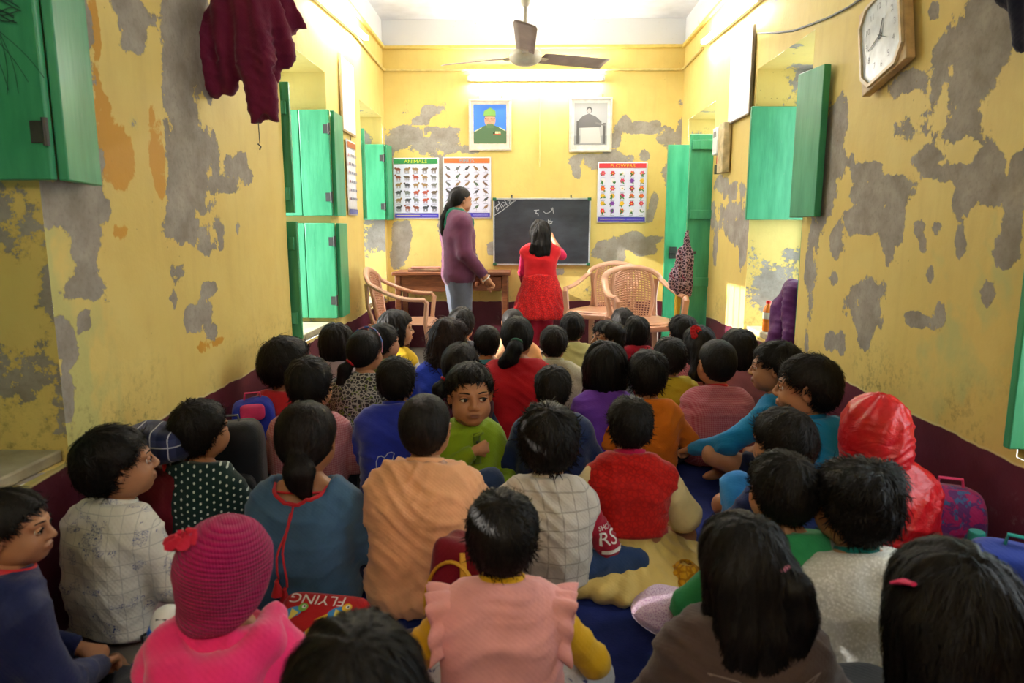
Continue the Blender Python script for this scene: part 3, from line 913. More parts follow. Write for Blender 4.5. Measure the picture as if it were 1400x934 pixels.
def rotz(a): c, s = math.cos(a), math.sin(a); return np.array([[c, -s, 0], [s, c, 0], [0, 0, 1]])
def eul(p, r, y): return np.array(Euler((p, r, y), 'XYZ').to_matrix())

def basis(d, up):
    d = np.array(d, float); d /= np.linalg.norm(d)
    x = np.cross(d, up); x /= np.linalg.norm(x)
    return np.stack([x, d, np.cross(x, d)], 1)

# joints of a seated child of unit size (crown at 0.66 m), before scaling
ARMS = {
    'lap': ((.185, .04, .205), (.055, .19, .15)),
    'knee': ((.2, .09, .22), (.19, .27, .19)),
    'floor': ((.215, .0, .21), (.235, .08, .045)),
    'fwd': ((.185, .1, .24), (.1, .28, .26)),
    'wide': ((.225, .05, .21), (.2, .22, .12)),
}
LEGS = {
    'cross': ((.235, .17, .085), (-.03, .235, .05), (-.13, .245, .04)),
    'up': ((.105, .26, .30), (.085, .36, .06), (.09, .46, .03)),
    'out': ((.12, .3, .1), (.15, .55, .05), (.16, .6, .1)),
}
def seated(lean=.06, arms=('lap', 'lap'), legs=('cross', 'cross'), turn=0.0, fat=1.0):
    J = {}
    def bend(p):
        p = np.array(p, float); z = p[2] - .07
        c, s = math.cos(-lean), math.sin(-lean)
        y = p[1]; p[1] = y * c - z * s; p[2] = .07 + y * s + z * c
        return p
    J['hip'] = np.array([0, 0, .085]); J['waist'] = bend((0, -.02, .19)); J['chest'] = bend((0, -.012, .305)); J['neck0'] = bend((0, .0, .395)); J['neck'] = bend((0, .024, .448))
    for s, nm, a, l in ((-1, 'L', arms[0], legs[0]), (1, 'R', arms[1], legs[1])):
        J['sh' + nm] = bend((s * .112, .0, .352))
        A = ARMS[a] if isinstance(a, str) else a
        e, w = np.array(A[0], float), np.array(A[1], float)
        e[0] *= s; w[0] *= s
        J['el' + nm], J['wr' + nm] = bend(e), w
        Lg = LEGS[l] if isinstance(l, str) else l
        k, an, to = (np.array(q, float) * np.array([s, 1, 1]) for q in Lg)
        J['th' + nm] = np.array([s * .06, .01, .085]); J['kn' + nm], J['an' + nm], J['to' + nm] = k, an, to
        if l == 'cross' and s == 1: J['an' + nm] = an + np.array([0, .035, .0]); J['to' + nm] = to + np.array([0, .05, 0])
    J['fat'] = fat
    return J
def standing(h=1.0, arms=None, fat=.88):
    """standing figure of height 1 (crown), later scaled"""
    J = {}
    J['hip'] = np.array([0, 0, .50]); J['waist'] = np.array([0, .005, .60]); J['chest'] = np.array([0, 0, .715]); J['neck0'] = np.array([0, 0, .80]); J['neck'] = np.array([0, .012, .845])
    for s, nm in ((-1, 'L'), (1, 'R')):
        J['sh' + nm] = np.array([s * .105, -.003, .775])
        A = arms[nm]
        J['el' + nm], J['wr' + nm] = np.array(A[0], float), np.array(A[1], float)
        J['th' + nm] = np.array([s * .05, 0, .48]); J['kn' + nm] = np.array([s * .052, .012, .27]); J['an' + nm] = np.array([s * .05, -.01, .045]); J['to' + nm] = np.array([s * .058, .085, .015])
    J['fat'] = fat
    return J

def torso_prims(f, J, g, S, up=True, ex=0.0, flare=0.0):
    """g: extra thickness of the cloth; S: scale of radii"""
    w = J['fat']
    for s in (-1, 1):
        o = lambda v: np.array([s * v * S * w, 0, 0])
        f.cone(J['hip'] + o(.052), J['waist'] + o(.05), (.082 + flare) * S * w + g, .066 * S * w + g, .05 * S)
        f.cone(J['waist'] + o(.05), J['chest'] + o(.052), .066 * S * w + g, .072 * S * w + g, .05 * S)
        if up:
            f.cone(J['chest'] + o(.048), J['neck0'] + o(.06) - np.array([0, 0, .022 * S]), .07 * S * w + g, .043 * S + g, .05 * S)
            f.cone(J['sh' + 'LR'[s > 0]], J['neck0'] + o(.02), .041 * S + g, .044 * S + g, .04 * S)
            f.cone(J['neck0'] + o(.045), J['neck'] + np.array([0, -.008 * S, -.012 * S]), .036 * S + g * .6, .03 * S + g * .3, .04 * S)

def build_mesh(name, P, Q, mat, par, fold=0.0, seed=0):
    if fold:
        P = folds(P, vnormals(P, Q), fold, seed)
    return mesh_np(name, P, Q, mat, par)

PEOPLE = []
def person(label, px=None, S=None, s=.9, yaw=0.0, J=None, loc=None, head=(0, 0, 0), hw=None, tone='b27c58', hair='short', htone='17120f', hl=None, tail=None, tie=None,
           top=None, sleeve=1.0, sleeve_mat=None, cuff=None, collar=None, bottom=None, leg_cut=.92, skirt=None, vest=False, hr=.009, seed=0, group=None, eyes=False, hood=None,
           hands=None, loose=.0, hscale=None, seat=0.0, hip_long=False, fold=.0056, H0=.645, arm_r=(.039, .031, .022), footwear=None, low_neck=0.0, nlocks=None, hem=None, torso_only_body=False, cat='person', no_hair=False, undershirt=None, scoop=0.0, puff=0.0, under_len=.96):
    """px = (x of head, y of crown, head width) on the photograph; s = child's size"""
    J0 = J or seated()
    rz = yaw
    Rz = rotz(rz)
    # head frame relative to neck
    hp, hr_, hy = head
    Hm = eul(hp, hr_, hy)
    hs = hscale or 1.0
    if px is not None:
        tgt = onZ(px[0], px[1], H0 * s + seat)
        z = depth(tgt)
        if hw is None: hs = float(np.clip(px[2] * z / F / dict(short=.166, crop=.157, mop=.18, tuft=.174, bob=.18, tail=.163, lowbun=.161, long=.178, bushy=.2)[hair], .82 * s + .02, 1.2)) if hscale is None else hscale
    J = {k: (v * s if k != 'fat' else v) for k, v in J0.items()}
    neck = J['neck']
    hc = neck + Hm @ (np.array([0, .014, .09]) * hs)
    crown = hc + Hm @ (np.array([0, -.012, .112]) * hs)
    if px is not None:
        dz = (H0 * s) - crown[2]
        off = Rz @ crown
        base = np.array([tgt.x - off[0], tgt.y - off[1], seat + min(0, 0)])
        # lift or lower the upper body so that the crown sits where the photograph has it
        for k in J:
            if k == 'fat': continue
            w_ = {'hip': .1, 'waist': .4, 'chest': .8}.get(k, 1.0)
            if k[:2] in ('th', 'kn', 'an', 'to', 'wr'): w_ = 0 if k[:2] != 'wr' else .3
            J[k] = J[k] + np.array([0, 0, dz * w_])
        neck = J['neck']; hc = hc + np.array([0, 0, dz])
    else:
        base = np.array(loc, float)
    t = thing('person', label, cat, tuple(base), rz, group)
    near = depth(base) < 2.6
    mid = depth(base) < 3.6
    h = (.0085 if near else (.0105 if mid else .013)) * (1 if s < 1.2 else 1.25)
    allp = np.array([v for k, v in J.items() if k != 'fat'])
    lo = allp.min(0) - .15 * s; hi = allp.max(0) + .12 * s; lo[2] = max(lo[2], -.02); hi[2] = neck[2] + .09 * s
    ra = [x * s for x in arm_r]
    # ---- body
    hb = h if leg_cut < .5 else max(h, .0135)
    f = Field(lo, hi, hb)
    torso_prims(f, J, -.006, s)
    f.cone(J['neck0'] - np.array([0, 0, .02 * s]), neck + np.array([0, .004, .035 * s]), .036 * s, .034 * s * hs, .02 * s)
    fs = .85
    for nm in 'LR':
        f.cone(J['sh' + nm], J['el' + nm], ra[0] * fs, ra[1] * .95, .02); f.cone(J['el' + nm], J['wr' + nm], ra[1] * .95, ra[2] * .95, .012)
        f.cone(J['th' + nm], J['kn' + nm], .062 * s, .044 * s, .02); f.cone(J['kn' + nm], J['an' + nm], .042 * s, .026 * s, .012)
        f.cone(J['an' + nm], J['to' + nm] , .024 * s, .02 * s, .012, flat=None); 
        f.cone(J['an' + nm] - np.array([0, .0, .012 * s]), J['to' + nm] + (J['to' + nm] - J['an' + nm]) * .25, .024 * s, .014 * s, .012)
    P, Q = f.mesh(1)
    hh = .0038 if eyes else (.0058 if mid else .0075)
    HP, HQ, lip = head_mesh(hh)
    Vs, Qs, lips = [P], [Q], [np.zeros(len(P))]
    Vs.append((HP * hs) @ Hm.T + hc); Qs.append(HQ + len(P)); lips.append(lip)
    o = len(P) + len(HP)
    for nm in 'LR':
        hd = (hands or {}).get(nm, (.75, False, None))
        hv, hq = hand_mesh(hd[0], hd[1], .0036 if hands else .0068)
        d = J['wr' + nm] - J['el' + nm]
        upv = hd[2] if hd[2] is not None else np.array([0, -.35, 1.0])
        B = basis(d if len(hd) < 4 else hd[3], np.array(upv, float))
        # thumb towards the body's middle
        mir = np.array([1, 1, 1.0]); 
        ix = B[:, 0] @ np.array([-1 if nm == 'R' else 1, .3, 0])
        flip = ix < 0
        v = hv * (s * .92) * np.array([-1 if flip else 1, 1, 1])
        Vs.append(v @ B.T + J['wr' + nm]); q = hq + o
        Qs.append(q[:, ::-1] if flip else q); lips.append(np.zeros(len(hv))); o += len(hv)
    V = np.concatenate(Vs)
    b = mesh_np('body', V, np.concatenate(Qs), skin(tone), t)
    fattr(b, 'lip', np.concatenate(lips))
    # ---- top garment
    parts = {}
    if top is not None:
        f = Field(lo - .02, hi + .02, h)
        g = .011 + loose
        torso_prims(f, J, g, s, flare=.012 if hip_long else 0)
        if not vest:
            for nm in 'LR':
                a, e, w = J['sh' + nm], J['el' + nm], J['wr' + nm]
                L1 = np.linalg.norm(e - a); L2 = np.linalg.norm(w - e); tot = L1 + L2
                c = sleeve * tot
                if c <= 0: continue
                if c < L1: f.cone(a, e, ra[0] + .008 + loose * .6, ra[1] + .013 + loose, .025, cut=c / L1)
                else:
                    f.cone(a, e, ra[0] + .008 + loose * .6, ra[1] + .011 + loose * .7, .025)
                    f.cone(e, w, ra[1] + .011 + loose * .7, ra[2] + .008, .015, cut=min(.97, (c - L1) / L2))
        nz, ny = J['neck0'][2], J['neck0'][1]
        nk = nz + (.046 - low_neck) * s
        slope = .25
        f.clip(lambda x, y, z: (z - nk + (y - ny) * slope) + 0 * x)
        if scoop: f.ell(J['neck0'] + np.array([0, -.012, .03]) * s, (.088 * s, .095 * s, scoop * s), .01, 'sub')
        if hem is not None: f.clip(lambda x, y, z: (hem * s - z) + 0 * x + 0 * y)
        else: f.clip(lambda x, y, z: (.012 - z) + 0 * x + 0 * y)
        P, Q = f.mesh(1)
        parts['top'] = build_mesh(top[0], P, Q, top[1], t, fold if depth(base) < 4.2 else fold * .7, seed)
    if sleeve_mat is not None or undershirt is not None:
        f = Field(lo - .02, hi + .02, h)
        sm = sleeve_mat or undershirt
        for nm in 'LR':
            a, e, w = J['sh' + nm], J['el' + nm], J['wr' + nm]
            f.cone(a, e, ra[0] + .006 + puff * .4, ra[1] + .009 + puff, .02); f.cone(e, w, ra[1] + .009 + puff, ra[2] + .007 + puff * .8, .012, cut=under_len)
        f.cone(J['chest'] , J['neck0'], .06 * s, .05 * s, .04)
        f.cone(J['neck0'], neck, .052 * s, .043 * s, .02)
        nz, ny = J['neck0'][2], J['neck0'][1]
        f.clip(lambda x, y, z: (z - (neck[2] - .005 * s) + (y - ny) * .4) + 0 * x)
        P, Q = f.mesh(1)
        parts['under'] = build_mesh(sm[0], P, Q, sm[1], t, fold * .8, seed + 1)
    if collar is not None:
        m = MB(); n = 28
        c = neck + np.array([0, -.006, -.012 * s]) ; rr = (.047 + collar[2] if len(collar) > 2 else .047) * s
        def cf(u, v):
            w = u * 2 * math.pi
            k = (1 + (.10 if len(collar) < 4 else collar[3]) * (1 - v))
            return (c[0] + math.cos(w) * rr * k * 1.06, c[1] + math.sin(w) * rr * k, c[2] + (v - .7) * .038 * s - .018 * s * math.sin(w))
        m.sheet(cf, n, 4, True); parts['collar'] = m.build(collar[0], collar[1], t, solid=.004)
    # ---- bottom garment
    if bottom is not None:
        hi2 = hi.copy(); hi2[2] = max(J['waist'][2], J['knL'][2], J['knR'][2]) + .08 * s
        f = Field(lo - .02, hi2 + .02, h * 1.5)
        for k_ in (-1, 1): f.cone(J['hip'] + np.array([k_ * .05 * s, 0, 0]), J['waist'] * .6 + J['hip'] * .4 + np.array([k_ * .045 * s, 0, 0]), .072 * s + .005, .060 * s + .003, .04)
        for nm in 'LR':
            f.cone(J['th' + nm], J['kn' + nm], .068 * s + .006, (.05 if leg_cut > .5 else .062) * s + .006, .02, cut=None if leg_cut > .5 else .62)
            if leg_cut > .5: f.cone(J['kn' + nm], J['an' + nm], .048 * s + .006, .033 * s + .006, .012, cut=min(.98, leg_cut))
        f.clip(lambda x, y, z: (.004 - z) + 0 * x + 0 * y)
        P, Q = f.mesh(1)
        parts['bottom'] = build_mesh(bottom[0], P, Q, bottom[1], t, fold, seed + 2)
    if skirt is not None:
        f = Field(lo - .15 * s, hi + .1, h)
        nm_, mt, rad, zt = skirt[:4]
        hx = J['waist']
        if len(skirt) > 4:   # standing skirt to a hem height
            f.cone(hx + np.array([0, 0, .03]), (hx[0], hx[1], skirt[4]), .118 * s, rad, .02, flat=(1.0, .8, 1), cut=.999)
        else:
            f.cone(hx, J['hip'] + np.array([0, .04, -.03 * s]), .085 * s, rad, .03, flat=(1.1, 1, 1))
            f.ell(J['hip'] + np.array([0, .07 * s, -.045 * s]), (rad * 1.5, rad * 1.45, .075 * s), .06)
        f.clip(lambda x, y, z: np.maximum((.006 if len(skirt) < 5 else skirt[4]) - z, z - hx[2] - .02) + 0 * x + 0 * y)
        P, Q = f.mesh(1)
        P = P.copy()
        ang = np.arctan2(P[:, 0] - hx[0], P[:, 1] - hx[1]); dn = np.clip((hx[2] - P[:, 2]) / max(.05, hx[2]), 0, 1)
        rdir = P - hx; rdir[:, 2] = 0; rdir /= np.maximum(np.linalg.norm(rdir, axis=1), 1e-6)[:, None]
        P += rdir * (np.sin(ang * 17 + 2 * np.sin(P[:, 2] * 20)) * .012 * s * dn)[:, None]
        parts['skirt'] = build_mesh(nm_, P, Q, mt, t, fold, seed + 3)
    # ---- hair
    hlod = .0058 if depth(base) < 2.6 else (.0068 if mid else .0085)
    HT = lambda A: (A * hs) @ Hm.T + hc
    if hair and not no_hair:
        tl = tr = None
        if tail: tl, tr = tail
        P, Q, N = hair_base(hair, hlod, seed % 3, tl, tr)
        nl = nlocks or ((4600 if L0[hair] > .045 else 3000) if near else (1500 if mid else 700))
        L, w, lf, gv, sp, Rc = {'short': (.032, .0016, .006, .0, .3, .085), 'crop': (.012, .0011, .0015, .0, .3, .085), 'mop': (.043, .0018, .006, .0, .3, .08), 'tuft': (.042, .0016, .010, .0, .38, .085), 'bob': (.06, .0014, .005, .0, .16, .11),
                        'tail': (.05, .0014, .003, .0, .12, .09), 'lowbun': (.05, .0014, .003, 0, .12, .09), 'long': (.09, .0013, .006, .0, .2, .25), 'bushy': (.07, .0012, .026, .0, .5, .2)}[hair]
        if hl: L = hl
        wsc = 1.0 if near else (1.35 if mid else 1.9)
        if hair in ('tail', 'lowbun') and tail:
            a = np.array(tl[0])
            T_ = np.array(tl)
            def flow(p, a=a, T_=T_):
                d = a - p; far = np.linalg.norm(d, axis=1)
                on = ((p[:, None, :] - T_[None]) ** 2).sum(2).argmin(1)
                dirs = np.vstack([np.diff(T_, axis=0), T_[-1:] - T_[-2:-1]])
                r_ = dirs[on]; head_ = (np.linalg.norm((p - np.array([0, -.012, .02])) / np.array([.09, .105, .095]), axis=1) < 1.0)
                return np.where((head_ & (far > .03))[:, None], d / far[:, None], r_ / np.linalg.norm(r_, axis=1)[:, None])
        elif hair in ('bob', 'long', 'bushy'):
            flow = lambda p: np.stack([p[:, 0] * 3, (p[:, 1] + .03) * 2.0, -.35 - 4 * np.clip(.08 - p[:, 2], 0, .3)], 1)
        else:
            cx = ((seed * 37) % 9 - 4) * .006
            def flow(p, cx=cx):
                d = p - np.array([cx, -.055, .10]); d[:, 2] -= .01
                sw = np.stack([-d[:, 1], d[:, 0], 0 * d[:, 0]], 1) * .45
                front = (p[:, 1] > .0)[:, None] * np.array([[0.15, .3, -.05]])
                d = d / np.maximum(np.linalg.norm(d, axis=1), .01)[:, None]
                return d + sw * 4 + front
        V, Qd, T = locks(P, Q, N, nl, L, w * wsc, lf, flow, seed * 7 + 1, sp, 6 if L > .045 else 5, gv, Rc)
        A = HT(np.vstack([P, V]))
        ho = mesh_np('hair', A, [np.concatenate([Q, Qd]), T], hair_mat(htone), t)
        if tie is not None:
            m = MB()
            k = tie[1] if len(tie) > 1 else 0
            c = np.array(tl[k]); d = np.array(tl[k + 1]) - c; d /= np.linalg.norm(d)
            B = basis(d, np.array([1., 0, .1]))
            rr = tr[k] * 1.08 + .003
            ring = [HT((c + d * .004 + (B[:, 0] * math.cos(a) + B[:, 2] * math.sin(a)) * rr)[None])[0] for a in np.linspace(0, 2 * math.pi, 19)]
            m.tube(ring, .006 * hs, 8, caps=False); m.build('hair_tie', tie[0], t)
    if eyes:
        gaze = eyes if isinstance(eyes, tuple) else (0, 0)
        for sx in (-1, 1):
            c = np.array([sx * .031, .0698, -.002])
            n = 14; m = MB(); r_ = .0122
            m.m = 0
            g_ = Euler((gaze[1], 0, gaze[0])).to_matrix()
            vs, fs = [], []
            rings = 9
            for i in range(rings + 1):
                a = math.pi * i / rings
                for k in range(n):
                    w = 2 * math.pi * k / n
                    q = g_ @ Vector((math.sin(a) * math.cos(w), math.cos(a), math.sin(a) * math.sin(w)))
                    vs.append(HT((c + np.array(q) * r_)[None])[0])
            for i in range(rings):
                m.m = 1 if i < 3 else 0
                m.add([], []) if False else None
                for k in range(n):
                    fs.append((i * n + k, i * n + (k + 1) % n, (i + 1) * n + (k + 1) % n, (i + 1) * n + k))
            o0 = len(m.v); m.v.extend(vs)
            for j, fc in enumerate(fs):
                m.f.append(fc); m.mi.append(1 if j // n < 2 else 0); m.col.append(None)
            m.build('eye', [EYEW, EYEB], t)
            m = MB()
            for (e0, e1) in ((20, 100), (-100, -24)):
                def lidf(u, v, e0=e0, e1=e1):
                    el = R(e0 + (e1 - e0) * v); az = R(-88 + 176 * u); q = el * (1 - .25 * abs(u - .5)) 
                    d = np.array([math.sin(az), math.cos(az) * math.cos(q), math.cos(az) * math.sin(q)])
                    return HT((c + d * .0136)[None])[0]
                m.sheet(lidf, 13, 7)
            m.build('eyelid', skin(tone), t, angle=180)
            m = MB()
            lid = [HT(np.array([[sx * .031 + q * .0165, .0833 - abs(q) ** 2 * .0065, .0005 + .0045 * (1 - q * q) - .001 * abs(q)]]))[0] for q in np.linspace(-1, 1, 9)]
            m.tube(lid, [.0012 + .0012 * (1 - abs(q)) for q in np.linspace(-1, 1, 9)], 6); m.build('eyelash', BROW, t)
            m = MB()
            br = [HT(np.array([[sx * (.015 + .031 * q), .0865 - .016 * q ** 2, .0195 + .0035 * math.sin(q * 2.6)]]))[0] for q in np.linspace(0, 1, 8)]
            m.tube(br, [(.0012 + .0014 * math.sin(min(1, q * 1.3 + .15) * math.pi * .9)) * hs for q in np.linspace(0, 1, 8)], 7); m.build('eyebrow', BROW, t)
    info = dict(root=t, J=J, s=s, hs=hs, Hm=Hm, hc=hc, base=base, yaw=rz, parts=parts, HT=HT, depth=depth(base))
    PEOPLE.append((label, round(hs, 2), [round(float(x), 2) for x in base], round(info['depth'], 2)))
    return info

def decal(target, txt, cx, cz, size, mat, parent, name='lettering', rot=0.0, direction=(0, 1, 0), off=.0035, squash=1.0, flip=False, right=None, shapes=None):
    """flat print laid on a garment: every point is dropped along a direction onto the cloth"""
    d = Vector(direction).normalized()
    r_ = Vector(right) if right is not None else d.cross(Vector((0, 0, 1))).normalized()
    r_ = (r_ - d * r_.dot(d)).normalized(); u_ = r_.cross(d)
    bv = BVHTree.FromPolygons([v.co.copy() for v in target.data.vertices], [tuple(p.vertices) for p in target.data.polygons])
    vs, fs = shapes if shapes is not None else text_mesh(txt, size)
    org = r_ * cx + Vector((0, 0, 0)) + (u_ * cz)
    out = []
    for v in vs:
        x, y = v[0] * (-1 if flip else 1), v[1] * squash
        c, s_ = math.cos(rot), math.sin(rot)
        p = org + r_ * (x * c - y * s_) + u_ * (x * s_ + y * c)
        hit = bv.ray_cast(p - d * 1.5, d)
        out.append((hit[0] if hit[0] is not None else p) - d * off)
    m = MB(); m.add(out, fs)
    return m.build(name, mat, parent, fix=False)
# ================================================================== cloth materials
def weave(t, v, strength=.25, sc=420):
    x, y, z = t.sep(v)
    a = t.math('MULTIPLY', t.math('SINE', t.math('MULTIPLY', t.math('ADD', x, y), sc)), t.math('SINE', t.math('MULTIPLY', z, sc)))
    wr = t.noise(t.scale(v, (1, 1, 1.5)), 26, 5, .6)
    t.bump(t.math('ADD', t.math('MULTIPLY', a, .12), t.math('MULTIPLY', wr, 1.6)), strength, .006)
_cl = {}
def cloth(name, col, pattern=None, c2='ffffff', sc=1.0, rough=.85, spec=.15, sheen=.15, sub=None, c3=None):
    key = (name, col, pattern, c2, sc)
    if key in _cl: return _cl[key]
    t = NT(name + ' ' + col); v = t.obj(); c = lin(col)
    base = t.mix(t.step(t.noise(v, 9, 4), .3, .7), tuple(x * .84 for x in c[:3]) + (1,), tuple(min(1, x * 1.08) for x in c[:3]) + (1,))
    x, y, z = t.sep(v)
    u = t.math('ADD', x, t.math('MULTIPLY', y, .6))
    d = lin(c2)
    def stripe(q, freq, duty): 
        return t.math('LESS_THAN', t.math('FRACT', t.math('MULTIPLY', q, freq)), duty)
    if pattern == 'check':      # fine gingham
        m = t.math('ADD', stripe(u, 110 * sc, .5), stripe(z, 110 * sc, .5))
        base = t.mix(t.math('MULTIPLY', m, .32), base, d)
    elif pattern == 'grid':
        m = t.math('MAXIMUM', stripe(u, 20 * sc, .09), stripe(z, 20 * sc, .09))
        base = t.mix(t.math('MULTIPLY', m, .6), base, d)
    elif pattern == 'dots':
        fu = t.math('FRACT', t.math('MULTIPLY', u, 46 * sc)); 
        fz = t.math('FRACT', t.math('ADD', t.math('MULTIPLY', z, 46 * sc), t.math('MULTIPLY', t.math('FLOOR', t.math('MULTIPLY', u, 46 * sc)), .5)))
        r = t.math('ADD', t.math('POWER', t.math('SUBTRACT', fu, .5), 2.0), t.math('POWER', t.math('SUBTRACT', fz, .5), 2.0))
        base = t.mix(t.math('LESS_THAN', r, .03), base, d)
    elif pattern == 'floral':
        w = t.voro(v, 55 * sc, 'DISTANCE_TO_EDGE'); w2 = t.noise(v, 30 * sc, 3, .6, 1.5)
        base = t.mix(t.step(w, .12, .08), base, d)
        base = t.mix(t.step(w2, .60, .64), base, lin(c3 or '6a7d2f'))
    elif pattern == 'print':    # small blue scribbles over a faint check
        m = t.math('MAXIMUM', stripe(u, 26, .05), stripe(z, 26, .05))
        base = t.mix(t.math('MULTIPLY', m, .4), base, lin('5a6470'))
        a = t.noise(v, 95, 1, .4, 2.2); k = t.noise(v, 21, 1)
        ring = t.math('MULTIPLY', t.math('LESS_THAN', t.math('ABSOLUTE', t.math('SUBTRACT', a, .52)), .03), t.math('GREATER_THAN', k, .57))
        base = t.mix(ring, base, d)
    elif pattern == 'wool':
        a = t.voro(v, 150 * sc); base = t.mix(t.step(a, .2, .6), base, d)
    elif pattern == 'lace':
        a = t.voro(v, 70 * sc, 'DISTANCE_TO_EDGE'); base = t.mix(t.step(a, .05, .2), d, base)
    elif pattern == 'stripes':
        base = t.mix(stripe(z, 40 * sc, .5), base, d)
    elif pattern == 'vstripes':
        base = t.mix(stripe(u, 40 * sc, .4), base, d)
    elif pattern == 'plaid':
        m = t.math('ADD', t.math('MULTIPLY', stripe(u, 16 * sc, .4), .5), t.math('MULTIPLY', stripe(z, 16 * sc, .4), .5))
        base = t.mix(m, base, d)
        l = t.math('MAXIMUM', stripe(u, 16 * sc, .06), stripe(z, 16 * sc, .06)); base = t.mix(l, base, lin(c3 or 'e8e8ee'))
    elif pattern == 'camo':
        a = t.noise(v, 24 * sc, 3, .6, 1.0); base = t.mix(t.step(a, .5, .53), base, d); b2 = t.noise(t.scale(v, (1.7, 1.3, 1.1)), 30 * sc, 3)
        base = t.mix(t.step(b2, .57, .6), base, lin(c3 or '222222'))
    if pattern == 'knit':
        k = t.math('SINE', t.math('MULTIPLY', t.math('ARCTAN2', t.math('ADD', y, 0.0), x), 10.0))
        rib = t.math('ABSOLUTE', t.math('SINE', t.math('MULTIPLY', t.math('ADD', z, t.math('MULTIPLY', x, .25)), 420.0)))
        rows = t.math('ABSOLUTE', t.math('SINE', t.math('MULTIPLY', u, 520.0)))
        base = t.mix(t.math('MULTIPLY', t.math('SUBTRACT', 1.0, rib), .35), base, tuple(q * .45 for q in c[:3]) + (1,))
        t.bump(t.math('ADD', rib, t.math('MULTIPLY', rows, .4)), .8, .004)
    elif pattern == 'slick':
        t.bump(t.noise(t.scale(v, (1, 1, 1.4)), 20, 5, .65, .6), .55, .012)
    else: weave(t, v)
    _cl[key] = t.out(base, .32 if pattern == 'slick' else rough, .5 if pattern == 'slick' else spec, Sheen_Weight=0.0 if pattern == 'slick' else sheen)
    return _cl[key]
JEANS = cloth('denim', '2a3f66'); NAVY = cloth('navy cloth', '1b2140'); DARK = cloth('dark cloth', '23232b'); GREYT = cloth('grey school cloth', '565a66')
RED = plain('red elastic', 'c01f2a', .5, .3)
# ================================================================== the class
D = R
W = cloth('white cotton', 'd8d4cc')
def P(label, px, s=.92, **k):
    return person(label, px, s=s, **k)

# ---- nearest row
pinkvest = P('person in pink frilled vest over mustard sleeves, short hair, front and middle', (686, 674, 98), .9, J=seated(.05, ('wide', 'wide')), hair='short', seed=1, head=(.05, 0, 0),
   top=('vest', cloth('pink cotton', 'f0aaa8')), vest=True, undershirt=('shirt', cloth('mustard jersey', 'd9a81c')), bottom=('trousers', cloth('white floral cotton', 'cfcfd6', 'floral', 'cfcfd6', .6, c3='4a4f86')), loose=.004, collar=('collar', cloth('mustard jersey', 'd9a81c'), .002))
beanie = P('person in a magenta knitted hat and bright pink hooded top', (300, 722, 130), .9, J=seated(.04, ('lap', 'lap'), fat=1.12), no_hair=True, hscale=.85, seed=2, head=(.05, 0, -.3),
   top=('hooded_top', cloth('pink fleece', 'f0307a', sheen=.4)), bottom=('trousers', DARK), loose=.012)
edgeboy = P('person in navy jacket with red neck trim looking across, at the edge', (2, 670, 84), .92, J=seated(.06), hair='short', seed=5, yaw=D(-35), head=(0, 0, D(-38)), eyes=True,
   top=('jacket', cloth('navy quilted cloth', '1a2350', rough=.6)), bottom=('trousers', DARK), collar=('neck_trim', RED, .006), loose=.008)
whiteshirt = P('person in a white checked shirt with blue scribble print looking sideways', (140, 585, 104), .93, J=seated(.03, ('lap', 'lap'), fat=.97), hair='short', hl=.04, hscale=.98, seed=4, yaw=D(-22), head=(.12, 0, D(-30)), eyes=True,
   top=('shirt', cloth('printed white shirt', 'd5d2c8', 'print', '2a3f86')), sleeve=.46, collar=('collar', cloth('printed white shirt', 'd5d2c8', 'print', '2a3f86'), .004), bottom=('trousers', cloth('pale pink cloth', 'b9a3a8')), loose=.008, hem=.045)
crown = P('person whose dark crown of hair alone rises at the bottom, out of focus', (482, 862, 172), .9, hair='bob', seed=3, hscale=1.05, top=('shirt', cloth('grey school cloth', '565a66')), bottom=('trousers', DARK))
browngirl = P('person with long wavy hair in a pink tie and brown hooded jacket', (1020, 706, 132), .92, J=seated(.05, ('lap', 'wide'), fat=1.1), hair='long', hscale=.88, hl=.11, seed=7, head=(.0, 0, .12), tail=([(.04, -.095, .03), (.06, -.122, .005), (.068, -.12, -.06), (.06, -.1, -.14), (.05, -.09, -.2)], [.014, .03, .036, .03, .012]), tie=(plain('pink elastic', 'd27a9a', .5),),
   top=('jacket', cloth('brown cotton jacket', '4a3a36')), bottom=('trousers', DARK), loose=.012)
bighair = P('person with loose black hair and a pink clip, nearest the low corner', (1312, 750, 180), .92, J=seated(.05, fat=1.05), hair='long', hscale=1.12, hl=.12, seed=8, head=(.0, 0, -.1), top=('shirt', cloth('black cotton', '1c181c')), bottom=('trousers', DARK), low_neck=.01)

# ---- second row
dotted = P('person in a dark green shirt with small white dots', (265, 548, 76), .92, J=seated(.06, ('lap', ((.2, .06, .22), (.26, .2, .1)))), hair='short', seed=6, hscale=.93, head=(.08, 0, -.25), yaw=D(-12),
   top=('shirt', cloth('dotted dark green cotton', '17302e', 'dots', 'c9d3cd')), sleeve=.6, bottom=('trousers', cloth('teal cloth', '2a5a72')), loose=.008)
kurta = P('person in a slate blue kurta with red neck cord, tassels and low knotted hair', (416, 548, 80), .97, J=seated(.08, ('lap', 'lap')), hair='lowbun', htone='1b1412', seed=10, tail=([(0, -.098, -.02), (0.012, -.118, -.055), (.012, -.115, -.085), (.02, -.105, -.115), (.03, -.09, -.15)], [.026, .038, .03, .014, .006]),
   top=('kurta', cloth('slate blue cotton', '3f5f7f')), sleeve=.75, scoop=.055, bottom=('trousers', NAVY), loose=.012, hip_long=True)
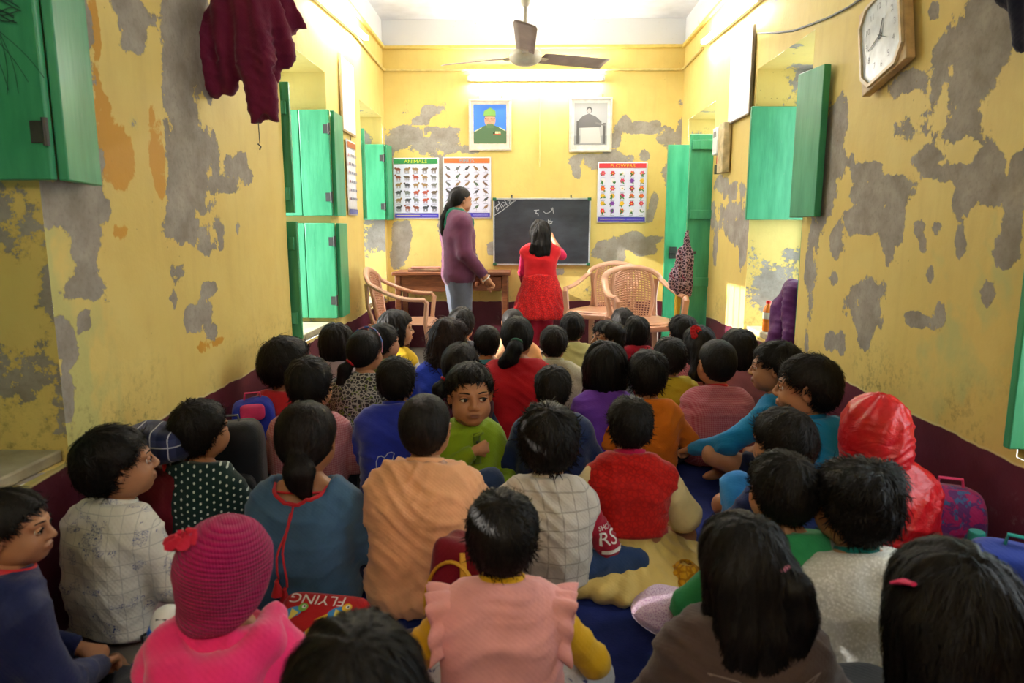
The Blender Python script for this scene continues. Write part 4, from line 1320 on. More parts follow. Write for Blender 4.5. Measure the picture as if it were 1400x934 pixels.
peach = P('person in a creased peach shirt with close-cropped hair', (579, 538, 71), 1.0, J=seated(.10, ('lap', 'lap'), fat=1.08), hair='crop', seed=11, head=(.05, 0, -.1), htone='1d1715',
   top=('shirt', cloth('peach cotton', 'f0b183')), collar=('collar', cloth('peach cotton', 'f0b183'), .004), bottom=('trousers', NAVY), sleeve=.6, loose=.014, hip_long=True, fold=.009)
gridvest = P('person in an off-white grid waistcoat over a dark red lettered sleeve', (751, 552, 82), .93, J=seated(.05, ('lap', ((.2, .02, .21), (.21, .2, .1))), legs=('cross', ((.29, .06, .11), (.06, .2, .05), (-.02, .23, .04)))), hair='short', hl=.042, seed=12, head=(.04, 0, .12), yaw=D(-8),
   top=('waistcoat', cloth('grid weave', 'c9c2b8', 'grid', '8d867e')), vest=True, undershirt=('shirt', cloth('dark red jersey', 'a01c34')), collar=('collar', cloth('grid weave', 'c9c2b8', 'grid', '8d867e'), .003), bottom=('jeans', JEANS), loose=.01, hem=.06)
golddress = P('person in a red velvet bodice with a pale gold skirt and gauzy sleeves', (863, 543, 61), .93, J=seated(.05, ('lap', ((.2, .04, .21), (.2, .2, .12))), fat=.9), hair='short', seed=13, head=(.05, 0, .05),
   top=('bodice', cloth('red velvet', 'b8170f', 'lace', '9a110d', .9)), vest=True, undershirt=('sleeves', cloth('gold gauze', 'decb98')), puff=.018, under_len=.45, collar=('collar', cloth('magenta jersey', 'b01548'), .002), skirt=('skirt', cloth('pale gold organza', 'd8bb6c', rough=.5, spec=.3), .19, .2), loose=.002, hem=.19)
teal = P('person in a white woolly sweater with teal sleeves and tousled hair', (1177, 633, 101), .93, J=seated(.06, ('lap', 'lap')), hair='tuft', seed=14, head=(.0, 0, .25), yaw=D(6),
   top=('sweater', cloth('white wool', 'efefec', 'wool', 'd2d2cc')), vest=True, undershirt=('shirt', cloth('teal jersey', '0f6a66')), bottom=('trousers', cloth('royal blue cloth', '2a3f9a')), loose=.008, hem=.05, collar=('collar', cloth('teal jersey', '0f6a66'), .0))
green = P('person in a bright green shirt with a grey shoulder strap', (1075, 618, 86), .93, J=seated(.06, ('wide', 'lap')), hair='short', seed=15, head=(.0, 0, .2),
   top=('shirt', cloth('bright green jersey', '2f8f5a')), bottom=('trousers', DARK), loose=.01)
redhood = P('person hidden in a shiny red hooded raincoat by the maroon dado', (1201, 549, 92), .97, J=seated(.05, ('lap', 'lap'), fat=1.1), no_hair=True, hscale=.84, seed=16, head=(.05, 0, .15),
   top=('raincoat', cloth('red rain cloth', 'c81620', 'slick')), bottom=('trousers', DARK), loose=.018, fold=.008)
navykid = P('person in a navy jacket with one pale blue knee raised', (1075, 558, 74), .92, J=seated(.12, (((.19, .12, .22), (.10, .30, .17)), ((.19, .1, .22), (.0, .3, .17))), legs=(((.05, .27, .31), (.04, .30, .05), (-.03, .36, .03)), 'cross')), hair='short', hl=.04, seed=17, head=(-.05, 0, .25), yaw=D(14),
   top=('jacket', cloth('navy school cloth', '1d2c63')), bottom=('trousers', cloth('sky blue jersey', '2f86d6')), loose=.008)

# ---- third row
facing = person('person in a lime green polo shirt turned round towards the camera, hand on chest', (641, 495, 66), s=.97, J=seated(.02, ('lap', ((.19, .07, .25), (.035, .135, .33))), legs=('cross', ((.05, .27, .24), (.12, .2, .05), (.16, .27, .03)))), hair='short', hl=.032, seed=18, yaw=D(-146), head=(.03, 0, D(-20)), eyes=(D(25), 0), tone='b8805a',
   top=('polo_shirt', cloth('lime jersey', '7f9a1a')), collar=('collar', cloth('lime jersey', '7f9a1a'), .004, .22), bottom=('jeans', JEANS), loose=.006, hands={'R': (1.35, False, (0.1, 1, .3), (-1, .12, .22)), 'L': (.75, False, None)})
bluetext = P('person in a royal blue fleece jacket with lettering on the back', (540, 488, 52), .95, J=seated(.06), hair='short', hl=.035, seed=19, head=(.06, 0, -.05), top=('jacket', cloth('royal blue fleece', '2433a8', sheen=.4)), collar=('collar', cloth('royal blue fleece', '2433a8', sheen=.4), .008, .2), bottom=('trousers', DARK), loose=.012)
pinkcheckL = P('person in a faded red gingham shirt behind the slate blue kurta', (420, 488, 60), .95, J=seated(.05, fat=1.05), hair='short', seed=20, head=(.05, 0, -.15), top=('shirt', cloth('red gingham', 'a85a62', 'check', 'c99aa0')), bottom=('trousers', DARK), loose=.012)
redL = P('person in a plain red shirt close to the maroon dado near the black rucksack', (386, 460, 60), 1.0, J=seated(.05), hair='short', hl=.045, seed=21, head=(.02, 0, -.5), yaw=D(-15), top=('shirt', cloth('red cotton', 'c22a30')), bottom=('trousers', DARK), loose=.01)
navyteal = P('person in a dark navy jacket seated just in front of the red sweater', (756, 500, 50), .93, J=seated(.05), hair='short', seed=22, head=(.04, 0, 0), top=('jacket', cloth('navy nylon', '1b2a55', rough=.5)), bottom=('trousers', DARK), loose=.012)
maroon = P('person in a maroon waistcoat with denim sleeves, hair tied with red', (629, 468, 52), .92, J=seated(.04), hair='tail', htone='1d1512', seed=23, tail=([(-.055, -.07, -.04), (-.085, -.085, -.075), (-.09, -.085, -.13), (-.08, -.075, -.18)], [.016, .026, .022, .008]), tie=(RED,),
   top=('waistcoat', cloth('maroon cotton', '4a1c2c')), vest=True, undershirt=('shirt', JEANS), bottom=('trousers', DARK), loose=.008)
purple = P('person in a plain purple top with a black bob', (829, 468, 57), .92, J=seated(.05), hair='bob', hl=.07, seed=24, top=('top', cloth('purple jersey', '6a3aa8')), bottom=('trousers', DARK), loose=.01)
orange = P('person in an orange top seated behind the gold skirt', (887, 478, 54), .9, J=seated(.05, ('lap', 'wide')), hair='short', hl=.045, seed=25, head=(.02, 0, -.1), top=('top', cloth('orange jersey', 'd8741a')), bottom=('trousers', DARK), loose=.012)
pinkcheckR = P('person in a pink checked school shirt with red inner collar', (983, 463, 50), .94, J=seated(.08, fat=1.2), hair='crop', seed=26, htone='17120f', head=(.03, 0, .2), top=('shirt', cloth('pink check', 'b0525f', 'check', 'cc8f96')), collar=('collar', cloth('red cotton', 'c22a30'), .004), bottom=('trousers', DARK), loose=.014)
blueA = P('person in a bright blue top reaching towards bare crossed legs', (1066, 466, 56), 1.03, J=seated(.16, (((.2, .14, .25), (.19, .36, .15)), 'lap'), legs=(((.22, .22, .17), (.02, .30, .04), (-.04, .40, .03)), 'cross')), hair='short', hl=.04, seed=27, yaw=D(38), head=(.0, 0, D(28)), eyes=True, top=('top', cloth('bright blue jersey', '1377ab')), bottom=('shorts', NAVY), leg_cut=.3, loose=.008)
blueB = P('person in a bright blue top in profile beside the red raincoat', (1112, 485, 70), 1.05, J=seated(.05), hair='short', hl=.045, seed=28, yaw=D(22), head=(.02, 0, D(42)), eyes=True, top=('top', cloth('bright blue jersey', '1377ab')), collar=('collar', cloth('bright blue jersey', '1377ab'), .002), bottom=('shorts', NAVY), leg_cut=.3, loose=.008)

# ---- fourth row
redsweater = P('person in a red sweater with a thick low ponytail, broad shouldered', (707, 432, 46), 1.08, J=seated(.06, fat=1.28), hair='tail', htone='15110f', hscale=1.02, seed=29, tail=([(0, -.1, .0), (-.008, -.128, -.03), (-.028, -.128, -.075), (-.06, -.108, -.105), (-.085, -.085, -.12)], [.02, .034, .036, .028, .012]), tie=(plain('green elastic', '2f6a55', .5),), top=('sweater', cloth('red wool', 'b0141f')), bottom=('trousers', DARK), loose=.01)
floral = P('person in a floral black and white kurta with a blue hairband', (497, 451, 46), .98, J=seated(.05), hair='tail', seed=30, tail=([(-.03, -.085, -.035), (-.055, -.104, -.07), (-.068, -.104, -.14), (-.072, -.095, -.21), (-.075, -.09, -.27)], [.016, .03, .032, .026, .008]), tie=(RED,), head=(.0, 0, -.3),
   top=('kurta', cloth('floral cotton', '3a3b40', 'floral', 'a9a9a2', 1.0)), bottom=('trousers', DARK), loose=.012)
lilac = P('person in a pale lilac shirt with straight black bob by the sunny sill', (459, 443, 44), .97, J=seated(.04), hair='bob', hl=.075, seed=31, head=(.0, 0, -.2), top=('shirt', cloth('lilac cotton', 'b3a3b4')), bottom=('trousers', DARK), loose=.01)
bushy = P('person with bushy brown hair and a cobalt blue jacket', (612, 438, 52), 1.0, J=seated(.04), hair='bushy', htone='2a1a16', hl=.1, seed=32, hscale=.98, top=('jacket', cloth('cobalt cloth', '2440c0')), bottom=('trousers', DARK), loose=.012)
tealsmall = P('person in a pale teal shirt between the bushy hair and the red sweater', (666, 445, 36), .98, J=seated(.04), hair='short', seed=33, top=('shirt', cloth('teal cotton', '4a8a96')), bottom=('trousers', DARK))
cream = P('person in a cream knitted vest over a maroon sleeve', (757, 445, 38), .98, J=seated(.04), hair='short', seed=34, top=('vest', cloth('cream knit', 'c9c3a8', 'wool', 'b5ae92')), vest=True, undershirt=('shirt', cloth('maroon cotton', '4a1c2c')), collar=('collar', cloth('cream knit', 'c9c3a8', 'wool', 'b5ae92'), .004), bottom=('trousers', DARK), loose=.008)
paleyellow = P('person in a pale yellow shirt just beyond the cream vest', (783, 427, 34), 1.0, J=seated(.04), hair='short', seed=35, head=(.1, 0, -.1), top=('shirt', cloth('pale yellow cotton', 'd3c983')), bottom=('trousers', DARK), loose=.01)
yellow = P('person in a mustard yellow top behind the pink checked shirt', (917, 461, 44), .91, J=seated(.05), hair='short', seed=36, top=('top', cloth('yellow jersey', 'c2ab2c')), bottom=('trousers', DARK), loose=.01)
pinkgirl = P('person in a plain dusty pink top with shoulder-length black hair', (1011, 451, 48), .94, J=seated(.04), hair='bob', hl=.07, seed=37, top=('top', cloth('dusty pink cotton', 'b0707f')), bottom=('trousers', DARK), loose=.01)
flowergirl = P('person wearing red flowers in long black hair and a pink check shirt', (957, 446, 42), .95, J=seated(.04), hair='long', seed=38, hl=.07, head=(.0, 0, .2), top=('shirt', cloth('pink check', 'b0525f', 'check', 'cc8f96')), bottom=('trousers', DARK))

# ---- far rows
redshirt = P('person in a deep red shirt with straight hair below the plastic chairs', (871, 433, 34), .96, J=seated(.04), hair='bob', seed=39, top=('shirt', cloth('deep red cotton', 'a3142a')), bottom=('trousers', DARK))
sideways = P('person with head tilted sideways, only brow and hair showing near the chairs', (837, 441, 40), .96, J=seated(.1), hair='mop', seed=40, yaw=D(60), head=(.2, 0, D(50)), eyes=True, top=('shirt', cloth('grey school cloth', '565a66')), bottom=('trousers', DARK))
behind = P('person mostly hidden behind the tilted head by the chairs', (852, 421, 32), 1.0, J=seated(.04), hair='short', seed=41, top=('shirt', cloth('deep red cotton', 'a3142a')), bottom=('trousers', DARK))
blueprint = P('person in a blue patterned shirt nearest the open green door', (935, 430, 37), 1.0, J=seated(.04), hair='short', hl=.04, seed=42, head=(0, 0, .3), top=('shirt', cloth('blue print cloth', '2c5f96', 'floral', 'cfd6dd')), bottom=('trousers', DARK))
greycap = P('person with round greyish crown half hidden behind the red sweater', (701, 421, 30), 1.02, J=seated(.04), hair='crop', seed=43, htone='241e1c', top=('shirt', cloth('peach cotton', 'f0b183')), bottom=('trousers', DARK))
farteach = P('person with short dark hair seated right under the teacher', (631, 420, 36), 1.0, J=seated(.04), hair='short', seed=44, top=('shirt', cloth('grey school cloth', '565a66')), bottom=('trousers', DARK))
yellowvest = P('person in a yellow vest over white sleeves facing sideways by the left chair', (538, 425, 42), 1.0, J=seated(.04), hair='bob', seed=45, head=(.05, 0, -.75), yaw=D(-20), top=('vest', cloth('bright yellow cotton', 'd9b32a')), vest=True, undershirt=('shirt', W), bottom=('trousers', DARK), eyes=True, tone='bd8862')
olive = P('person in an olive shirt between the hairband and the yellow vest', (521, 442, 40), .94, J=seated(.04), hair='short', seed=46, head=(.05, 0, -.5), yaw=D(-10), top=('shirt', cloth('olive cotton', '8a8f45')), bottom=('trousers', DARK))

# ---- the two who stand
TS = 1.515
teacher = person('person standing in a mauve cardigan and grey trousers with a long plait', None, s=TS, loc=(-.57, 5.80, 0), yaw=D(-72), J=standing(arms={'R': ((.135, .01, .615), (.125, .135, .475)), 'L': ((-.12, .02, .61), (-.1, .14, .50))}), hscale=1.0, head=(-.05, 0, D(18)),
   hair='tail', seed=47, tail=([(0, -.092, -.025), (-.0, -.12, -.075), (0, -.145, -.12), (0, -.16, -.16), (0, -.168, -.20), (0, -.17, -.24), (0, -.165, -.28), (.0, -.16, -.31)], [.03, .03, .023, .029, .022, .026, .018, .008]), eyes=True,
   top=('cardigan', cloth('mauve wool', '5c3048')), bottom=('trousers', GREYT), sleeve=.93, hem=.36, loose=.012, H0=1.0, arm_r=(.040, .031, .021), fold=.006, hands={'R': (.9, False, None), 'L': (.7, False, None)})
GS = 1.2
girl = person('person standing in a red lace dress writing on the blackboard', None, s=GS, loc=(.135, 6.12, 0), J=standing(arms={'R': ((.165, .05, .745), (.095, .17, .875)), 'L': ((-.13, .02, .62), (-.12, .1, .53))}), hscale=.97, head=(.12, 0, -.05), hair='long', hl=.13, seed=48,
   top=('bodice', cloth('red bodice cotton', 'c41c22')), sleeve=0, sleeve_mat=('sleeves', cloth('raspberry jersey', 'b81646')), skirt=('skirt', cloth('red lace', 'cc1f1c', 'lace', '8f1014', .8), .27, .2, .34), bottom=('leggings', cloth('dark red jersey', 'a01c34')), hem=.585, H0=1.0, arm_r=(.036, .028, .02), loose=.0, hands={'R': (1.0, True, None), 'L': (.8, False, None)})

# ================================================================== what they wear on top: hats, frills, cords, lettering
def to3(info, p):   # head frame -> person frame
    return info['HT'](np.array([p], float))[0]
def add_sdf(info, name, mat, f, fold=0.0, seed=0, headframe=True, post=None):
    P_, Q_ = f.mesh(1)
    if post is not None: P_ = post(P_)
    if fold: P_ = folds(P_, vnormals(P_, Q_), fold, seed)
    if headframe: P_ = info['HT'](P_)
    return mesh_np(name, P_, Q_, mat, info['root'])
# knitted hat with a rolled brim and a little red knot
HATM = cloth('magenta knit', 'a81358', 'knit')
f = Field((-.14, -.17, -.11), (.14, .15, .17), .005)
f.ell((0, -.012, .035), (.094, .112, .098), .01); f.ell((0, -.025, -.02), (.088, .098, .08), .02)
fr = pl((-.14, -.08, -.02, .06, .12), (-.085, -.075, -.045, .02, .035))
f.clip(lambda x, y, z: (fr(y) - z) * .8 + 0 * x)
for a in np.linspace(0, 2 * math.pi, 40):
    y = -.012 + .098 * math.cos(a); x = .082 * math.sin(a); z = float(fr(y)) + .012
    f.ell((x * 1.04, y * 1.0, z), (.012, .012, .02), .012)
add_sdf(beanie, 'knitted_hat', HATM, f, .0015, 3)
m = MB()
for a in range(7):
    w = a * .9; m.tube([to3(beanie, (-.034 + .012 * math.cos(w), -.062 + .012 * math.sin(w), .096)), to3(beanie, (-.036 + .03 * math.cos(w), -.075 + .03 * math.sin(w), .112)), to3(beanie, (-.034 + .018 * math.cos(w + .4), -.07 + .018 * math.sin(w + .4), .124))], [.008, .012, .004], 7)
m.build('knit_flower', cloth('red wool yarn', 'c0203c'), beanie['root'])
s = beanie['s']; n0 = beanie['J']['neck0']
f = Field(n0 + (-.2, -.22, -.2), n0 + (.2, .16, .14), .0085)
f.chain([n0 + (-.075, .05, .02), n0 + (-.085, -.03, .012), n0 + (-.05, -.085, -.012), n0 + (0, -.1, -.03), n0 + (.05, -.085, -.012), n0 + (.085, -.03, .012), n0 + (.075, .05, .02)], [.03, .036, .04, .044, .04, .036, .03], .03)
f.ell(n0 + (0, -.085, -.075), (.095, .034, .085), .04)
add_sdf(beanie, 'hood', cloth('pink fleece', 'f0307a', sheen=.4), f, .004, 5, False)
# raincoat hood
RAIN = cloth('red rain cloth', 'c81620', 'slick')
f = Field((-.17, -.2, -.2), (.17, .16, .17), .0065)
f.ell((0, -.015, .02), (.108, .125, .122), .01); f.ell((0, -.03, -.05), (.105, .11, .09), .05); f.cone((0, -.03, -.08), (0, -.03, -.15), .1, .115, .04)
f.ell((0, .13, -.02), (.07, .07, .1), .02, 'sub')
def crease(P_):
    a = np.arctan2(P_[:, 0], P_[:, 1] + .02); up = np.clip(P_[:, 2] * 6 + .6, 0, 1)
    d = P_ - np.array([0, -.015, .0]); d /= np.linalg.norm(d, axis=1)[:, None]
    return P_ + d * ((np.sin(a * 9 + P_[:, 2] * 30) * .0035 + np.sin(a * 4 + 1) * .003) * up)[:, None]
add_sdf(redhood, 'hood', RAIN, f, .008, 6, True, crease)

# frills round the arm holes of the pink vest
PINK = cloth('pink cotton', 'f0aaa8')
J = pinkvest['J']; sc = pinkvest['s']
for nm, sx in (('L', -1), ('R', 1)):
    c0 = J['sh' + nm]; m = MB()
    def fr_(u, v, sx=sx, c0=c0):
        w = R(-25) + u * R(215)             # from the front, over the shoulder, down the back
        base = c0 + np.array([sx * (.012 - .02 * u), math.cos(w) * .064 * sc, math.sin(w) * .060 * sc - max(0, u - .75) * .17])
        wav = math.sin(u * 46 + sx) * .008 * v + math.sin(u * 21) * .006 * v
        return base + np.array([sx * (.058 * v * (1 - .35 * abs(u - .5)) + wav * .3), math.cos(w) * (.012 * v + wav), math.sin(w) * (.014 * v + wav) + .004 - .018 * v * v])
    m.sheet(fr_, 90, 7); m.build('frill', PINK, pinkvest['root'], solid=.0025)
# cords and tassels of the kurta
CORD = cloth('red braid', 'c02630')
J = kurta['J']; top = kurta['parts']['top']; sc = kurta['s']
bv = BVHTree.FromPolygons([v.co.copy() for v in top.data.vertices], [tuple(p.vertices) for p in top.data.polygons])
def onback(x, z, off=.005):
    h = bv.ray_cast(Vector((x, -1, z)), Vector((0, 1, 0)))
    return (h[0] if h[0] is not None else Vector((x, J['chest'][1] - .07, z))) + Vector((0, -off, 0))
nk = J['neck0']
m = MB(); pts_ = []
for a in np.linspace(R(-175), R(-5), 22):
    x = .088 * sc * math.cos(a) * 1.02
    h = bv.find_nearest(Vector((x, nk[1] - .012 - .09 * sc * abs(math.sin(a)), nk[2] + .03 * sc - .02 * abs(math.sin(a)))))
    pts_.append(h[0] + h[1] * .002)
m.tube(pts_, .006, 8); m.build('neck_trim', CORD, kurta['root'])
m = MB()
a_, b_ = pts_[3], pts_[-4]
m.tube([a_.lerp(b_, t_) + Vector((0, -.012 * math.sin(t_ * 3.14), -.004)) for t_ in np.linspace(0, 1, 9)], .0035, 6)
z0 = pts_[11].z
for k, (dx, ln) in enumerate(((-.035, .2), (-.015, .225))):
    pz = [onback(-.012 + dx * t_ + .008 * math.sin(t_ * 7 + k), z0 - ln * t_) for t_ in np.linspace(0, 1, 10)]
    m.tube(pz, .0032, 6)
m.build('neck_cord', CORD, kurta['root'])
for dx, ln in ((-.035, .2), (-.015, .225)):
    e = onback(-.012 + dx, z0 - ln); m = MB()
    m.lathe([(.002, 0), (.007, -.006), (.006, -.012), (.014, -.035), (.018, -.048), (.0, -.05)], e, 12); m.build('tassel', CORD, kurta['root'])
# headband, flowers, clip
m = MB(); HB = NT('striped hairband'); _x = HB.sep(HB.obj())
HB = HB.out(HB.mix(HB.step(HB.math('SINE', HB.math('MULTIPLY', _x[1], 400.0)), -.1, .1), lin('3f6ac0'), lin('c98aa8')), .5)
arc = [to3(floral, (.086 * math.cos(a), .012 + .012 * math.sin(a), .026 + .094 * math.sin(a))) for a in np.linspace(R(-15), R(195), 24)]
m.tube(arc, .0075, 8, flat=.5); m.build('hairband', HB, floral['root'])
m = MB()
for k in range(9):
    a = k * .75; c = to3(flowergirl, (-.052 + .024 * math.cos(a) , -.07 + .02 * math.sin(a * 1.3), .085 + .024 * math.sin(a)))
    for q in range(5):
        b_ = q * 1.256; m.lathe([(.0, -.003), (.009, 0), (.0, .004)], c + np.array([.009 * math.cos(b_), -.004, .009 * math.sin(b_)]), 8, 'Y')
m.build('hair_flowers', plain('red silk petals', 'd01a28', .6), flowergirl['root'])
m = MB(); c = to3(bighair, (-.082, -.06, .075)); c2 = to3(bighair, (-.094, -.02, .055)); m.tube([c, (np.array(c) + c2) / 2 + (0, 0, .004), c2], [.006, .009, .005], 8, flat=.6); m.build('hair_clip', plain('pink plastic', 'e02a6a', .3), bighair['root'])
# lettering
WH = plain('white print', 'e6e2dc', .6); PALE = plain('pale thread', 'b9bdd8', .6); FAINT = plain('faint print', '7a6c66', .7)
def outline_shapes(poly, w):
    """a pen line as thin quads"""
    vs, fs = [], []
    for i in range(len(poly) - 1):
        a, b = Vector(poly[i]), Vector(poly[i + 1]); d = (b - a)
        if d.length < 1e-6: continue
        n = Vector((-d.y, d.x)).normalized() * w / 2; e = d.normalized() * w * .3
        o = len(vs); vs += [tuple(a - n - e) + (0,), tuple(b - n + e) + (0,), tuple(b + n + e) + (0,), tuple(a + n - e) + (0,)]; fs.append((o, o + 1, o + 2, o + 3))
    return vs, fs
cur = [(x / 1000 - .33, (.47 - y / 1000)) for x, y in ((230, 540), (225, 480), (240, 435), (275, 425), (310, 440), (345, 395), (385, 380), (415, 390), (405, 440), (375, 490), (410, 465), (450, 450), (490, 455), (460, 490), (450, 530), (480, 490), (530, 475), (590, 480), (610, 500), (590, 530), (620, 490), (670, 490), (715, 510), (700, 545), (720, 490), (745, 460), (755, 510), (740, 560), (760, 520), (830, 515), (850, 540), (830, 590), (820, 620), (780, 635), (730, 610), (690, 605), (650, 595), (560, 575), (520, 585), (470, 560), (410, 555), (380, 540), (340, 550), (300, 530), (260, 545), (230, 540))]
bt = bluetext
decal(bt['parts']['top'], '', -.02, .22, .05, PALE, bt['root'], 'embroidered_lettering', R(-4), shapes=outline_shapes([(x * .36, y * .42) for x, y in cur], .0035))
gv = gridvest; u_ = gv['parts']['under']; J = gv['J']
mid = (J['shR'] * .42 + J['elR'] * .58)
dr = (-.62, .78, -.05)
rr = Vector(dr).normalized().cross(Vector((0, 0, 1))).normalized(); uu = rr.cross(Vector(dr).normalized())
cxx, czz = Vector(mid).dot(rr), Vector(mid).dot(uu)
decal(u_, 'SHOT', cxx + .006, czz + .018, .020, WH, gv['root'], 'sleeve_lettering', R(6), direction=dr)
decal(u_, 'RS', cxx + .01, czz - .018, .058, WH, gv['root'], 'sleeve_lettering', R(6), direction=dr, squash=1.1)
decal(u_, '', cxx + .004, czz - .062, .05, WH, gv['root'], 'sleeve_band', R(10), direction=dr, shapes=outline_shapes([(q, .0) for q in np.linspace(-.075, .07, 24)], .012))
bg = browngirl
tri = [(-.11, .05), (.05, -.045), (.08, -.05), (.0, -.005), (-.06, .045), (-.11, .05)]; tri2 = [(.0, .0), (.03, .03), (.09, .05), (.02, -.0), (.0, .0)]
for q in (tri, tri2, [(-.1, -.01), (-.05, .0), (-.02, -.03), (-.1, -.02), (-.1, -.01)]):
    decal(bg['parts']['top'], '', .02, .30, .05, FAINT, bg['root'], 'printed_emblem', 0, shapes=outline_shapes(q, .0018))
decal(bg['parts']['top'], 'EB', .035, .262, .035, FAINT, bg['root'], 'printed_emblem', R(-8))
# strap on the green shirt
m = MB(); tp = green['parts']['top']
bv2 = BVHTree.FromPolygons([v.co.copy() for v in tp.data.vertices], [tuple(p.vertices) for p in tp.data.polygons])
J = green['J']; sx = .105
def strap(u, v):
    if u < .4: p0 = Vector((sx + (v - .5) * .035, J['chest'][1] + .06 - .09 * u / .4, J['shR'][2] + .16)); d = Vector((0, 0, -1))
    else: p0 = Vector((sx + (v - .5) * .035 + .02 * (u - .4), -1, J['shR'][2] + .035 - (u - .4) / .6 * .24)); d = Vector((0, 1, 0))
    h = bv2.ray_cast(p0, d)
    return (h[0] - d * .006) if h[0] is not None else p0 + d * (.9 if u >= .4 else .15)
m.sheet(strap, 26, 4); m.build('shoulder_strap', cloth('grey webbing', '9aa39b', 'vstripes', '6d766f', 8), green['root'])
# bangle on the teacher, scarf round her neck, chalk in the child's hand
J = teacher['J']; w_ = J['wrR']; d = w_ - J['elR']; d /= np.linalg.norm(d)
B_ = basis(d, np.array([0, 0, 1.]))
m = MB(); m.tube([w_ - d * .012 + (B_[:, 0] * math.cos(a) + B_[:, 2] * math.sin(a)) * .036 for a in np.linspace(0, 2 * math.pi, 25)], .0042, 8, caps=False); m.build('bangle', plain('ivory bangle', 'ece6da', .3), teacher['root'])
n0 = J['neck']; sh = J['shR']
f = Field(n0 + (-.3, -.3, -.35), n0 + (.3, .3, .1), .011)
f.chain([n0 + (-.05, .06, -.10), n0 + (-.075, -.01, -.035), n0 + (-.03, -.068, -.03), n0 + (.03, -.068, -.03), n0 + (.075, -.01, -.035), n0 + (.05, .07, -.10), n0 + (.03, .105, -.2)], [.036, .05, .058, .058, .05, .04, .026], .03)
f.ell(n0 + (0, -.115, -.12), (.105, .045, .1), .04)
add_sdf(teacher, 'scarf', cloth('bottle green shawl', '15604a'), f, .006, 8, False)
J = girl['J']
m = MB(); c = J['wrR'] + (J['wrR'] - J['elR']) / np.linalg.norm(J['wrR'] - J['elR']) * .1; m.tube([c, c + np.array([.0, .03, .035])], .005, 8)
tag(m.build('chalk', plain('white chalk', 'f0f0ec', .9), None), 'white stick of chalk in the raised hand at the blackboard', 'chalk'); bpy.data.objects['chalk'].location = tuple(girl['base'])
# magenta cuffs under the gauze, a buttoned placket on the lime shirt
J = golddress['J']
for nm in 'LR':
    e, w = J['el' + nm], J['wr' + nm]; m = MB(); m.tube([e + (w - e) * .3, e + (w - e) * .9], [.037, .03], 12); m.build('cuff', cloth('magenta jersey', 'b01548'), golddress['root'])
tp = facing['parts']['top']; J = facing['J']
bvf = BVHTree.FromPolygons([v.co.copy() for v in tp.data.vertices], [tuple(p.vertices) for p in tp.data.polygons])
m = MB()
def plk(u, v):
    p0 = Vector(((u - .5) * .03, 1, J['neck0'][2] + .01 - v * .12)); h_ = bvf.ray_cast(p0, Vector((0, -1, 0)))
    return (h_[0] + Vector((0, .004, 0))) if h_[0] is not None else Vector((p0.x, .08, p0.z))
m.sheet(plk, 4, 14); m.build('placket', cloth('dark lime jersey', '5c7012'), facing['root'], solid=.002)
m = MB()
for k in range(2): m.lathe([(.0, 0), (.006, .001), (.0, .003)], plk(.5, .3 + .35 * k) + Vector((0, .002, 0)), 10, 'Y')
m.build('button', BK, facing['root'])
# ================================================================== things on the walls
FRAME_W = plain('cream frame', 'd8c8b0', .5, .4); PAPER = plain('white paper', 'e9e9ec', .35, .5, var=.01); ALU = plain('brushed aluminium', 'b9bcc0', .35, .5, metal=.6)
def flat(parts_, name, par, M, layer=.0004, mat=None):
    """printed shapes: (points, colour) laid one over the other on a flat sheet; M puts (u, v, height) in the room"""
    m = MB()
    for k, (pts_, col) in enumerate(parts_):
        m.c = col
        m.add([M(p[0], p[1], layer * (1 + k % 12)) for p in pts_], [tuple(range(len(pts_)))])
    return m.build(name, mat or vcol_mat(), par, smooth=False, fix=False)
def ellp(cx, cy, rx, ry, n=14, a0=0, a1=2 * math.pi, rot=0):
    o = []
    for k in range(n):
        w = a0 + (a1 - a0) * k / n; x, y = rx * math.cos(w), ry * math.sin(w)
        o.append((cx + x * math.cos(rot) - y * math.sin(rot), cy + x * math.sin(rot) + y * math.cos(rot)))
    return o
def rect(x0, y0, x1, y1): return [(x0, y0), (x1, y0), (x1, y1), (x0, y1)]
def letters(txt, size, M, mat, par, name='lettering', cx=0, cy=0, lift=.003, sx=1.0, rot=0.0):
    vs, fs = text_mesh(txt, size); c, s_ = math.cos(rot), math.sin(rot)
    m = MB(); m.add([M(cx + v[0] * sx * c - v[1] * s_, cy + v[0] * sx * s_ + v[1] * c, lift) for v in vs], fs)
    return m.build(name, mat, par, smooth=False, fix=False)
def wallM(side, a, z):
    if side == 'B': return lambda u, v, h: (u, -h, v)
    if side == 'L': return lambda u, v, h: (h, u, v)
    if side == 'R': return lambda u, v, h: (-h, -u, v)
def on_wall(name, label, cat, side, a, z, off=.012, group=None):
    loc = {'B': (a, YB - off, z), 'L': (XL + off, a, z), 'R': (XR - off, a, z)}[side]
    return thing(name, label, cat, loc, 0, group), wallM(side, a, z)

